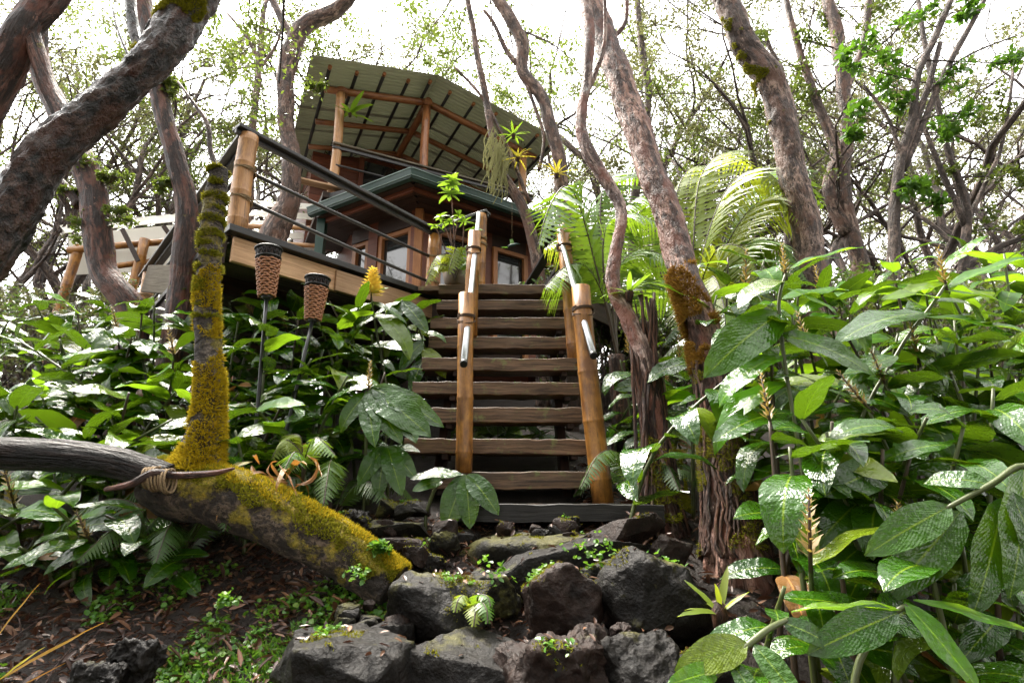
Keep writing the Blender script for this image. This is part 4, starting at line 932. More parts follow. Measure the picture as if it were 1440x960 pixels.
def spike(parent, p, d, L, m, n=44, flower=False):
    V = []; F = []; d = d.normalized(); a = d.orthogonal().normalized(); b2 = d.cross(a)
    for i in range(n):
        s = i / n; th = i * 2.4; e = a * math.cos(th) + b2 * math.sin(th); q = p + d * (L * s)
        l = L * (.22 if not flower else .42) * (1.15 - .75 * s); tip = q + e * l * (.8 if not flower else 1) + d * l * (.7 if not flower else .25)
        sdv = d.cross(e) * l * (.16 if not flower else .22); k = len(V)
        V += [q, q.lerp(tip, .5) + sdv, tip, q.lerp(tip, .5) - sdv]; F.append((k, k + 1, k + 2, k + 3))
    o = link('flower_spike', np_mesh('flower_spike', [tuple(v) for v in V], F), m, parent)
    mb = MB(); mb.tube([p - d * L * .2, p + d * L * .95], [.007, .003], 6); mb.build('spike_stem', M['stalk_brown'], o, True)
    return o
def ginger(x, y, h, lean, faz, n, size, label, group, kinds=('ginger',), spk=None, seed=0, spread=1.0):
    rg = random.Random(seed); b = Vector((x, y, ground(x, y) - .03)); e = empty('ginger_plant', b, label=label, cat='ginger plant', group=group)
    top_ = b + Vector((lean[0], lean[1], h)); mid_ = b.lerp(top_, .5) + Vector((-lean[0] * .22, -lean[1] * .22, h * .06))
    P = catmull([b, mid_, top_], 5); mb = MB(); mb.tube(P, lerp_list([.013, .010, .006], 5), 7); mb.build('stem', M[rg.choice(['stalk', 'stalk', 'stalk_brown'])], e, True)
    td = (P[-1] - P[-2]).normalized(); seen = set()
    for i in range(n):
        s = .28 + .72 * (i + rg.random() * .5) / n; s = min(s, 1); f = s * (len(P) - 1); k = min(int(f), len(P) - 2); p = P[k].lerp(P[k + 1], f - k)
        az = faz + (1 if i % 2 else -1) * rg.uniform(.35, 1.5) * spread + rg.gauss(0, .25); el = rg.uniform(-.15, .55) + (.25 if s > .9 else 0)
        kd = rg.choice(kinds); seen.add(kd)
        if s < .45 and rg.random() < .12: kd = 'ginger_dry'; seen.add(kd)
        put_leaf(e, p, dirv(az, el), Vector((rg.gauss(0, .25), rg.gauss(0, .25) - .25, 1)), size * rg.uniform(.75, 1.15) * (.8 if s > .95 else 1), rg.choice(LEAVES[kd]), rg.uniform(-.45, .45), rg.uniform(.9, 1.15))
    if spk: spike(e, top_, (td + Vector((rg.gauss(0, .3), rg.gauss(0, .3), .6))), spk, M['bract']); e['label'] = 'spike-topped ' + e['label']
    if 'ginger_dry' in seen: e['label'] = e['label'].replace('ginger plant', 'dry-leaved ginger plant')
    elif 'ginger_young' in seen and len(kinds) > 1: e['label'] = e['label'].replace('ginger plant', 'lime-leaved ginger plant')
    return e
PI = math.pi
def thicket(n, pxr, Yr, topf, label, group, size, nl, kinds, seed, faz=PI, spk=.12, lean_amt=.25, avoid=None, spread=1.0):
    rg = random.Random(seed)
    for i in range(n):
        for tries in range(30):
            px = pxr[0] + (pxr[1] - pxr[0]) * ((i + rg.random()) / n); Y = rg.uniform(*Yr); py = topf(px, Y, rg); t_ = W(px, py, Y)
            lean = (rg.gauss(0, lean_amt), -abs(rg.gauss(0, lean_amt))); x = t_.x - lean[0]; y = Y - lean[1]; h = t_.z - ground(x, y)
            if h > .18 and not (avoid and avoid(x, y)): break
        else: continue
        ginger(x, y, h, lean, faz + rg.gauss(0, .35), max(4, int(nl * min(1.3, .45 + h * .45))), size, label, group, kinds, spk * rg.uniform(1.2, 1.9) if rg.random() < .09 and spk else None, seed * 100 + i, spread)
stair_zone = lambda x, y: (-.85 < x < .7 and 3.0 < y < 5.6) or (abs(x + .1) < .9 and y < 3.3)
under = ('ginger',) * 9 + ('ginger_young',)
thicket(30, (150, 600), (4.0, 4.9), lambda px, Y, rg: rg.uniform(405, 470), 'tall glossy ginger plant crowded under the edge of the raised deck', 'ginger plants under the deck', .37, 12, under, 1, avoid=stair_zone)
thicket(26, (-60, 480), (3.5, 4.2), lambda px, Y, rg: rg.uniform(455, 560), 'glossy ginger plant in the thicket behind the mossy fallen trunk', 'ginger plants behind the mossy trunk', .36, 12, under, 2, avoid=stair_zone)
thicket(24, (-80, 420), (3.0, 3.5), lambda px, Y, rg: rg.uniform(540, 640), 'low ginger plant close behind the mossy fallen trunk', 'low ginger plants behind the mossy trunk', .33, 10, under, 3, avoid=stair_zone)
thicket(16, (-60, 210), (4.6, 6.2), lambda px, Y, rg: rg.uniform(415, 470), 'ginger plant at the far end of the thicket beneath the bamboo shelter', 'ginger plants below the shelter', .4, 10, under, 4)
thicket(12, (-40, 215), (2.62, 3.0), lambda px, Y, rg: rg.uniform(690, 760), 'small shaded ginger plant under the wet black log', 'ginger plants under the black log', .27, 9, under, 5)
thicket(9, (430, 585), (3.35, 3.8), lambda px, Y, rg: rg.uniform(490, 650), 'ginger plant leaning against the side of the stair treads', 'ginger plants beside the stairs', .32, 9, under, 6, avoid=stair_zone)
rk = ('ginger',) * 4 + ('ginger_young',) * 2
thicket(21, (1000, 1470), (3.1, 4.4), lambda px, Y, rg: rg.uniform(350, 440), 'tall ginger plant at the top of the thicket before the forked trees', 'tall ginger plants across from the deck', .40, 11, rk, 7, lean_amt=.2, spk=.16)
thicket(18, (1030, 1480), (2.5, 3.1), lambda px, Y, rg: rg.uniform(430, 560) - (px - 1030) * .08, 'ginger plant in the dense thicket beside the leaning trunk with orange moss', 'ginger plants beside the leaning trunk', .36, 12, under, 8, lean_amt=.2)
thicket(17, (1070, 1480), (2.0, 2.6), lambda px, Y, rg: rg.uniform(560, 720) - (px - 1070) * .12, 'dark wet ginger plant low in the thicket beside the boulders', 'low ginger plants beside the boulders', .33, 11, ('ginger',), 9, lean_amt=.15)
thicket(10, (1080, 1460), (1.7, 2.0), lambda px, Y, rg: rg.uniform(740, 860), 'wet ginger plant sprawling at the near foot of the thicket', 'ginger plants at the thicket foot', .28, 8, ('ginger',), 10, lean_amt=.1)
thicket(12, (850, 1010), (3.6, 4.4), lambda px, Y, rg: rg.uniform(490, 600), 'shaded ginger plant between the stairs and the leaning trunk', 'ginger plants behind the twisted trunk', .30, 9, ('ginger',), 11, avoid=stair_zone)
thicket(5, (660, 830), (4.6, 5.1), lambda px, Y, rg: rg.uniform(590, 660), 'dark ginger plant growing under the open stair treads', 'ginger plants under the stairs', .28, 7, ('ginger',), 12)

def hero_leaf(e, a, b2, Ya, Yb, kind='ginger', vi=3, upv=Vector((0, -.55, 1)), ws=1.0, roll=0):
    p = W(*a, Ya); q = W(*b2, Yb); d = q - p; put_leaf(e, p, d, upv, d.length * 1.05, LEAVES[kind][vi], roll, ws)
def hero_plant(label, base, stalk, leaves, spk=None, r=.009, m='stalk'):
    pts = [W(*s) for s in stalk]; b = Vector((pts[0].x, pts[0].y, ground(pts[0].x, pts[0].y) - .02)) if base is None else base
    if base is None: pts.insert(0, b)
    e = empty('ginger_plant', b, label=label, cat='ginger plant'); mb = MB(); P = catmull(pts, 5); mb.tube(P, lerp_list([r] * (len(pts) - 1) + [r * .7], 5), 8); mb.build('stem', M[m], e, True)
    for lf in leaves: hero_leaf(e, *lf[:4], **(lf[4] if len(lf) > 4 else {}))
    if spk: spike(e, pts[-1], Vector((0, 0, 1)), spk[0], M[spk[1]], spk[2], spk[3])
    return e
V0 = Vector((0, -1, .6)); VU = Vector((0, -.5, 1)); Y_ = dict(kind='ginger_young')
hero_plant('ginger with bright lime leaves on a pale arching stalk over the boulders', None, [(1200, 985, 1.62), (1235, 885, 1.62), (1275, 850, 1.60)],
    [((1270, 856), (1118, 842), 1.60, 1.66, dict(kind='ginger_young', vi=3, ws=.55, upv=Vector((0, -.25, 1)))), ((1272, 846), (1385, 965), 1.60, 1.50, dict(kind='ginger_young', vi=3, ws=1.05, upv=V0)),
     ((1285, 842), (1470, 886), 1.60, 1.56, dict(kind='ginger_young', vi=3, ws=.28, upv=V0)), ((1262, 862), (1150, 905), 1.60, 1.55, dict(vi=0, ws=1.1, upv=V0)), ((1240, 880), (1320, 830), 1.6, 1.8, dict(vi=0, upv=V0))])
hero_plant('low ginger with broad wet leaves on a yellow stalk beside the upright grey rock', None, [(960, 1010, 1.55), (1010, 945, 1.56), (1075, 888, 1.6), (1110, 870, 1.64)],
    [((1010, 942), (945, 958), 1.56, 1.5, dict(vi=3, ws=1.3, upv=V0, kind='ginger_young')), ((1050, 905), (960, 930), 1.58, 1.52, dict(vi=0, ws=1.25, upv=V0)), ((1060, 905), (1130, 985), 1.58, 1.48, dict(vi=3, ws=1.4, upv=V0)), ((1030, 930), (1075, 1000), 1.57, 1.48, dict(vi=3, ws=1.3, upv=V0)),
     ((1100, 874), (1175, 900), 1.63, 1.58, dict(vi=0, ws=1.3, upv=V0)), ((1095, 876), (1090, 838), 1.63, 1.75, dict(vi=0, ws=1.2))])
hero_plant('ginger stalk with huge hanging leaves at the edge of the thicket', None, [(1490, 700, 1.72), (1440, 655, 1.72), (1395, 680, 1.72), (1330, 715, 1.74)],
    [((1335, 712), (1236, 760), 1.74, 1.66, dict(vi=0, ws=1.0, upv=V0)), ((1395, 682), (1300, 655), 1.72, 1.78, dict(vi=1, ws=1.1, upv=V0)), ((1440, 660), (1440, 830), 1.70, 1.6, dict(vi=3, ws=1.1, upv=Vector((0, -1, .2)))), ((1410, 700), (1385, 860), 1.7, 1.62, dict(vi=3, ws=1.0, upv=Vector((0, -1, .2)))), ((1350, 720), (1260, 830), 1.74, 1.66, dict(vi=0, ws=1.0, upv=V0)), ((1420, 690), (1480, 800), 1.68, 1.6, dict(vi=0, upv=V0))])
hero_plant('tall ginger with pale lime crown leaves in front of the thick grey trunk', None, [(1125, 640, 2.5), (1105, 520, 2.5), (1095, 430, 2.5), (1105, 385, 2.5)],
    [((1105, 380), (1205, 336), 2.5, 2.45, dict(kind='ginger_young', vi=3, ws=.8, upv=Vector((0, -.4, 1)))), ((1105, 395), (1035, 392), 2.5, 2.4, dict(kind='ginger', vi=1, ws=1.3)), ((1108, 405), (1180, 432), 2.5, 2.4, Y_), ((1100, 420), (1190, 395), 2.5, 2.55, Y_),
     ((1098, 440), (1000, 500), 2.5, 2.35, dict(kind='ginger', vi=0, ws=1.2, upv=V0)), ((1098, 470), (1240, 500), 2.5, 2.3, dict(vi=0, upv=V0)), ((1100, 500), (1000, 520), 2.5, 2.4, dict(vi=1, kind='ginger_young')), ((1105, 540), (975, 560), 2.5, 2.4, dict(vi=2, ws=.8, kind='ginger_young')), ((1112, 580), (1010, 580), 2.5, 2.3, dict(vi=0)), ((1115, 590), (1190, 560), 2.5, 2.45)], spk=(.16, 'bract', 46, False))
hero_plant('ginger with wide flat leaves spreading at the top of the thicket beside tall spikes', None, [(1200, 640, 2.6), (1260, 500, 2.6), (1310, 430, 2.6), (1330, 400, 2.6)],
    [((1330, 405), (1440, 350), 2.6, 2.5, dict(kind='ginger_young', vi=3, ws=.9)), ((1330, 410), (1440, 412), 2.6, 2.45, dict(kind='ginger_young', vi=0, ws=.8)), ((1320, 420), (1250, 395), 2.6, 2.5, dict(kind='ginger_young', vi=0)), ((1305, 440), (1180, 440), 2.6, 2.5, dict(vi=0, ws=1.2)), ((1300, 445), (1455, 455), 2.6, 2.4, dict(vi=3, ws=1.1, kind='ginger_young')), ((1270, 490), (1360, 520), 2.6, 2.45, dict(vi=1)), ((1260, 500), (1180, 520), 2.6, 2.5, dict(vi=0)), ((1315, 425), (1405, 400), 2.6, 2.5, dict(vi=4, ws=1.2))], spk=(.2, 'bract', 50, False))
hero_plant('ginger with a dry flower spike above wide drooping leaves beside the stairs', None, [(512, 700, 3.3), (515, 610, 3.25), (518, 548, 3.2)],
    [((518, 552), (470, 590), 3.2, 3.05, dict(vi=1, ws=1.1, upv=V0)), ((516, 552), (524, 618), 3.2, 3.0, dict(vi=3, ws=1.1, upv=Vector((0, -1, .3)))), ((520, 550), (600, 592), 3.2, 3.02, dict(vi=0, ws=1.25, upv=V0)), ((522, 545), (622, 580), 3.2, 3.1, dict(vi=0, ws=1.0, upv=V0)), ((518, 545), (445, 545), 3.2, 3.15, dict(vi=1)), ((520, 545), (580, 535), 3.2, 3.3, dict(vi=0)), ((516, 550), (560, 605), 3.2, 3.0, dict(vi=0, upv=V0)), ((518, 545), (500, 520), 3.2, 3.4)], spk=(.17, 'bract', 46, False))
hero_plant('small ginger with drooping leaves hanging over the lowest stair tread', None, [(600, 720, 3.2), (620, 675, 3.18), (655, 668, 3.15)],
    [((655, 668), (622, 738), 3.14, 3.02, dict(vi=0, ws=1.4, upv=V0)), ((656, 668), (660, 735), 3.12, 3.0, dict(vi=0, ws=1.3, upv=V0)), ((658, 667), (700, 712), 3.13, 3.0, dict(vi=0, ws=1.3, upv=V0)), ((650, 668), (580, 655), 3.15, 3.1, dict(vi=0, ws=1.1)), ((622, 675), (585, 680), 3.18, 3.05, dict(vi=0, ws=1.2, upv=V0))])
hero_plant('shaded ginger with a hand of drooping leaves below the dry flower spike', None, [(545, 720, 3.3), (545, 650, 3.25), (543, 628, 3.22)],
    [((543, 628), (500, 672), 3.22, 3.1, dict(vi=0, ws=1.3, upv=V0)), ((543, 628), (528, 690), 3.22, 3.08, dict(vi=0, ws=1.2, upv=V0)), ((545, 628), (562, 685), 3.2, 3.06, dict(vi=0, ws=1.2, upv=V0)), ((545, 628), (582, 662), 3.22, 3.1, dict(vi=0, ws=1.2, upv=V0))])
hero_plant('ginger carrying a bright yellow flower head against the deck rim', None, [(545, 560, 4.3), (530, 470, 4.25), (522, 415, 4.2)],
    [((524, 425), (480, 440), 4.2, 4.1), ((524, 425), (575, 440), 4.2, 4.15, dict(vi=0)), ((528, 440), (590, 470), 4.2, 4.0, dict(vi=1)), ((527, 445), (470, 470), 4.2, 4.05, dict(vi=1)), ((522, 412), (545, 402), 4.2, 4.15, Y_)], spk=(.23, 'petal', 90, True))
hero_plant('ginger on a curving pale stem beside the upper stair treads', None, [(600, 520, 4.6), (592, 470, 4.55), (575, 435, 4.5), (565, 422, 4.45)],
    [((565, 424), (525, 432), 4.45, 4.35, dict(vi=0, ws=1.2)), ((566, 424), (540, 460), 4.45, 4.3, dict(vi=0, ws=1.1, upv=V0)), ((566, 424), (600, 455), 4.45, 4.3, dict(vi=0, ws=1.1, upv=V0)), ((592, 468), (628, 462), 4.5, 4.4, dict(vi=1)), ((595, 480), (560, 510), 4.5, 4.35, dict(vi=0, ws=1.2, upv=V0)), ((596, 490), (625, 520), 4.5, 4.35, dict(vi=0, ws=1.2, upv=V0)), ((598, 500), (575, 540), 4.5, 4.3, dict(vi=0, upv=V0))])

# ================================================================== ferns
def frond(parent, pts, m, pl=.30, blade=.3, npair=26, q=.5, name='frond', r=.010, fwd=.35, zig=.45, stem_m='stalk_brown'):
    P = catmull(pts, 10); n = len(P); L = [0]
    for a, b2 in zip(P, P[1:]): L.append(L[-1] + (b2 - a).length)
    tot = L[-1]
    def at(s):
        d = s * tot; i = 0
        while i < n - 2 and L[i + 1] < d: i += 1
        f = (d - L[i]) / max(1e-6, L[i + 1] - L[i]); return P[i].lerp(P[i + 1], f), (P[i + 1] - P[i]).normalized()
    V = []; F = []
    for k in range(npair):
        s = blade + (1 - blade) * (k + .5) / npair; p, tg = at(s); u = (k + .5) / npair
        side = tg.cross(Vector((0, 0, 1)))
        if side.length < .15: side = Vector((1, 0, 0))
        side.normalize(); upv = side.cross(tg).normalized(); ln = pl * (math.sin(math.pi * min(1, .18 + u * .82)) ** .7 + .05) * rnd.uniform(.9, 1.08)
        for sg in (-1, 1):
            qq = q * rnd.uniform(.7, 1.3); dr = (side * sg * math.cos(qq) - upv * math.sin(qq) + tg * fwd).normalized(); wd = tg
            w0 = (1 - blade) * tot / npair * .55; K = 9; prev = None
            nn = dr.cross(wd).normalized()
            for j in range(K + 1):
                t_ = j / K; ce = p + dr * ln * t_ - Vector((0, 0, 1)) * ln * .22 * t_ * t_; w = w0 * (1 - t_ ** 1.6) * (1 if j % 2 else zig) + .001
                a = len(V); V += [ce + wd * w + dr * w * .5, ce - wd * w + dr * w * .5]
                if j: F.append((a - 2, a - 1, a + 1, a))
    o = link(name, np_mesh(name, [tuple(v) for v in V], F), m, parent)
    mb = MB(); mb.tube(P, [r * (1 - .75 * L[i] / tot) + .001 for i in range(n)], 6); mb.build('rachis', M[stem_m], o, True)
    return o
def fern(label, base, fronds, mats, trunk=None, cat='fern', name='fern', **kw):
    g = Vector((base.x, base.y, min(base.z, ground(base.x, base.y)))); e = empty(name, g, label=label, cat=cat)
    if trunk: trunk_mesh([Vector((base.x, base.y, ground(base.x, base.y) - .1)), base.lerp(g, .5), base], [trunk * 1.2, trunk, trunk * .9], M['root'], e, 'trunk', 12, 6, .2)
    for i, f in enumerate(fronds):
        pts = [base] + [W(*q) for q in f]; frond(e, pts, M[mats[i % len(mats)]], **kw)
    return e
fa = W(868, 500, 4.5)
fern('tree fern with lime fronds arching over the bamboo handrail', fa,
     [[(842, 390, 4.4), (815, 290, 4.3), (795, 262, 4.2), (772, 292, 4.1), (757, 345, 4.05)], [(850, 400, 4.5), (852, 320, 4.45), (885, 300, 4.4), (935, 318, 4.35)],
      [(862, 420, 4.5), (872, 372, 4.45), (905, 352, 4.4), (950, 366, 4.3)], [(850, 420, 4.6), (835, 350, 4.7), (800, 330, 4.75), (765, 350, 4.7)], [(868, 430, 4.6), (890, 400, 4.65), (930, 395, 4.7), (965, 420, 4.7)],
      [(850, 380, 4.7), (845, 280, 4.8), (865, 245, 4.9), (905, 250, 5.0)], [(850, 420, 4.4), (825, 375, 4.35), (795, 375, 4.3), (765, 405, 4.2)]], ['fern', 'fern', 'fern', 'fern_yellow'], .07, 'tree fern', 'tree_fern', pl=.42, blade=.34, npair=36, q=.5)
fb = W(975, 470, 5.7)
fern('large yellow-green tree fern between the two leaning grey trunks', fb,
     [[(985, 370, 5.6), (1020, 270, 5.5), (1070, 238, 5.4), (1125, 290, 5.2)], [(1000, 390, 5.6), (1050, 300, 5.5), (1100, 280, 5.35), (1150, 330, 5.2)], [(1000, 410, 5.5), (1050, 345, 5.3), (1100, 345, 5.2), (1140, 400, 5.05)],
      [(975, 350, 5.7), (985, 250, 5.8), (1020, 215, 5.9), (1060, 235, 6.0)], [(955, 380, 5.7), (935, 300, 5.7), (905, 275, 5.6), (870, 300, 5.5)], [(1000, 430, 5.4), (1045, 395, 5.2), (1085, 415, 5.1), (1115, 465, 5.0)],
      [(985, 400, 5.5), (1010, 350, 5.3), (1045, 350, 5.1), (1075, 400, 4.95)], [(960, 380, 5.8), (950, 280, 6.0), (975, 235, 6.2), (1010, 260, 6.3)], [(1010, 360, 5.8), (1060, 260, 6.0), (1110, 240, 6.2), (1160, 290, 6.3)], [(990, 420, 5.3), (1000, 390, 5.0), (1010, 400, 4.8), (1020, 440, 4.6)]],
     ['fern_yellow', 'fern_yellow', 'fern', 'fern_yellow', 'fern', 'fern_dark'], .10, 'tree fern', 'tree_fern', pl=.54, blade=.26, npair=42, q=.45)
fern('small lime fern arching behind the mossy fallen trunk', W(425, 680, 3.0), [[(425, 640, 2.98), (400, 618, 2.95), (382, 645, 2.9)], [(430, 640, 2.98), (445, 615, 2.95), (472, 640, 2.9)], [(425, 630, 3.0), (420, 612, 3.0), (400, 612, 3.05)], [(430, 650, 2.95), (415, 635, 2.85), (400, 660, 2.75)], [(430, 640, 3.0), (440, 620, 3.05), (462, 622, 3.1)]], ['fern_yellow', 'fern'], pl=.10, blade=.3, npair=16, q=.5, r=.004)
fern('tiny bright fern growing from the flat-faced boulder', W(672, 868, 2.36), [[(655, 838, 2.33), (645, 842, 2.3), (640, 860, 2.27)], [(672, 838, 2.33), (685, 838, 2.3), (690, 852, 2.27)], [(668, 850, 2.3), (668, 862, 2.25), (666, 880, 2.22)], [(675, 845, 2.3), (684, 856, 2.25), (686, 876, 2.22)]], ['fern_yellow', 'fern'], pl=.042, blade=.15, npair=12, q=.2, r=.002, zig=.7)
fern('small potted fern with drooping lime fronds on the stair landing', W(640, 395, 5.1), [[(635, 365, 5.05), (615, 360, 5.0), (600, 385, 4.95)], [(645, 360, 5.1), (660, 345, 5.05), (670, 375, 5.0)], [(640, 360, 5.05), (640, 350, 5.0), (630, 385, 4.9)], [(650, 370, 5.05), (662, 368, 5.0), (668, 395, 4.9)], [(630, 375, 5.0), (610, 375, 4.95), (598, 400, 4.9)]], ['fern_yellow', 'fern'], pl=.13, blade=.2, npair=14, q=.5, r=.004)
for i, (px, py, Y) in enumerate([(330, 650, 3.1), (250, 760, 2.9), (470, 660, 3.3), (900, 650, 3.6), (700, 610, 4.9), (1000, 470, 4.6)]):
    bs = W(px, py, Y); bs.z = max(ground(bs.x, bs.y), bs.z - .3) if i > 2 else ground(bs.x, bs.y)
    e = empty('fern', Vector((bs.x, bs.y, ground(bs.x, bs.y))), label=['fern with dark narrow fronds hidden among ginger behind the mossy stem', 'dark fern drooping below the mossy fallen trunk', 'dark fern between the small lime fern and the stairs', 'dark fern at the foot of the twisted trunk', 'dim fern under the open stair treads', 'dark fern below the yellow-green tree fern'][i], cat='fern')
    for k in range(7):
        a = k * .9 + i; d = dirv(a, 0); L = rnd.uniform(.35, .55)
        frond(e, [bs, bs + d * L * .4 + Vector((0, 0, L * .55)), bs + d * L * .8 + Vector((0, 0, L * .55)), bs + d * L * 1.15 + Vector((0, 0, L * .2))], M['fern_dark'], pl=.10, blade=.2, npair=30, r=.003, zig=.6)

# ================================================================== potted umbrella plant, epiphytes, small plants
def rosette(e, p, n, L, m, tilt=.1, ws=1.0, name='leaflet', el=(-.2, .5), meshes=None, az0=None):
    for i in range(n):
        az = (az0 or 0) + 2 * PI * i / n + rnd.uniform(-.25, .25); put_leaf(e, p, dirv(az, rnd.uniform(*el)), Vector((rnd.gauss(0, .2), rnd.gauss(0, .2) - tilt, 1)), L * rnd.uniform(.8, 1.2), rnd.choice(meshes), rnd.uniform(-.3, .3), ws, name)
def simple_leaves(m, width, droops, seed=0):
    out = []
    for i, d in enumerate(droops):
        me = leaf_mesh('leaf', d, width, 6, 2, .01, .15, seed + i); me.materials.append(M[m]); out.append(me)
    return out
SCH = simple_leaves('schef', .42, (.3, .6, .1)); BRO = simple_leaves('brom', .10, (.5, .9, .3)); OR = simple_leaves('schef', .16, (.3, .7)); RU = simple_leaves('rust_leaf', .055, (.25, .15)); SPL = simple_leaves('fern_yellow', .15, (.25, .5))
pot = W(640, 392, 5.25)
e = empty('umbrella_plant', Vector((pot.x, pot.y, DZ)), label='potted umbrella plant with lime leaf rosettes on bare stems beside the handrail', cat='potted plant')
mb = MB(); mb.tube([Vector((pot.x, pot.y, DZ)), Vector((pot.x, pot.y, DZ + .02)), Vector((pot.x, pot.y, DZ + .17)), Vector((pot.x, pot.y, DZ + .19)), Vector((pot.x, pot.y, DZ + .16))], [.09, .10, .13, .14, .115], 18, True, .06); mb.build('pot', M['soil_pot'], e, True)
pb = Vector((pot.x, pot.y, DZ + .15))
for tip, L, k, r in (((634, 258), .15, 9, .006), ((612, 318), .10, 7, .007), ((632, 312), .12, 9, .008), ((652, 312), .11, 8, .008), ((668, 322), .10, 7, .006), ((620, 304), .10, 7, .006), ((645, 302), .10, 7, .006)):
    q = W(*tip, 5.2 + rnd.uniform(-.1, .1)); mb = MB(); mb.tube(catmull([pb + Vector((rnd.uniform(-.05, .05), 0, 0)), pb.lerp(q, .5) + Vector((rnd.uniform(-.03, .03), 0, 0)), q], 5), lerp_list([r * 1.3, r, r * .7], 5), 7); mb.build('stem', M['bark_pink'], e, True)
    rosette(e, q, k, L, None, .3, 1, 'leaflet', (-.35, .4), SCH)
    if tip[1] < 270: rosette(e, q + Vector((0, 0, -.12)), 7, L, None, .3, 1, 'leaflet', (-.3, .2), SCH); rosette(e, q + Vector((0, 0, .06)), 6, L * .8, None, .3, 1, 'leaflet', (.1, .6), SCH)
def star(name, label, px, py, Y, n, L, meshes, cat, el=(.1, 1.2), ws=1):
    p = W(px, py, Y); e = empty(name, p, label=label, cat=cat)
    mb = MB(); mb.tube([p - Vector((0, -.02, .05)), p, p + Vector((0, -.01, .04))], [.02, .03, .012], 8); mb.build('core', M['root'], e, True)
    for i in range(n): put_leaf(e, p, dirv(i * 2.4, rnd.uniform(*el)), Vector((0, -.3, 1)), L * rnd.uniform(.7, 1.2), rnd.choice(meshes), rnd.uniform(-.3, .3), ws)
    return e
star('bromeliad', 'golden yellow bromeliad perched on the curving bare trunk', 783, 245, 6.4, 20, .26, BRO, 'bromeliad')
star('bromeliad', 'yellow-orange bromeliad clinging beside the hanging lichen', 728, 222, 6.7, 18, .22, BRO, 'bromeliad', (-.3, 1.1))
star('bromeliad', 'small green-gold bromeliad above the yellow-orange one', 722, 190, 6.7, 12, .22, OR, 'bromeliad', (-.1, .8))
star('orchid', 'strappy green orchid tied to the porch post', 492, 160, 7.75, 7, .40, OR, 'orchid', (.2, 1.3), 1.4)
star('orchid', 'small green air plant rooted in the moss of the leaning trunk', 885, 412, 3.35, 12, .20, OR, 'air plant', (-.2, 1.2), 1.1)
star('orchid', 'yellow-striped spear-leaved plant growing between the boulders and the roots', 1012, 862, 2.15, 8, .15, SPL, 'plant', (.2, 1.3), 1)
e = empty('grass_clump', W(-8, 905, 1.75), label='rust and yellow strap blades rising from the forest floor', cat='grass clump'); e.location.z = ground(e.location.x, e.location.y)
for (a, b2, k) in (((-12, 905), (52, 818), 1), ((-10, 960), (140, 872), 1), ((0, 955), (60, 905), 0), ((10, 975), (90, 930), 1)):
    p = W(*a, 1.75); q = W(*b2, 1.8); put_leaf(e, p, q - p, Vector((0, -1, .5)), (q - p).length, RU[k] if k == 1 else BRO[2], 0, .55)
# lichen beard
e = tree_by('hung with lichen'); Vv = []; Ff = []
V = []; F = []
for i in range(80):
    s = rnd.random(); p0 = W(692 + 20 * s + rnd.uniform(-8, 8), 178 + 40 * s + rnd.uniform(-10, 20), 6.75 + rnd.uniform(-.1, .1)); L = rnd.uniform(.2, .75); dx = -.25 * rnd.random(); k = len(V); w = .006
    for j in range(6): q = p0 + Vector((dx * (j / 5) * L + .03 * math.sin(j * 1.3 + i), .02 * math.cos(j + i), -L * j / 5)); V += [q + Vector((w, 0, 0)), q - Vector((w, 0, 0))]
    for j in range(5): F.append((k + 2 * j, k + 2 * j + 1, k + 2 * j + 3, k + 2 * j + 2))
stuff_part('lichen', [tuple(v) for v in V], F, M['lichen'], e)

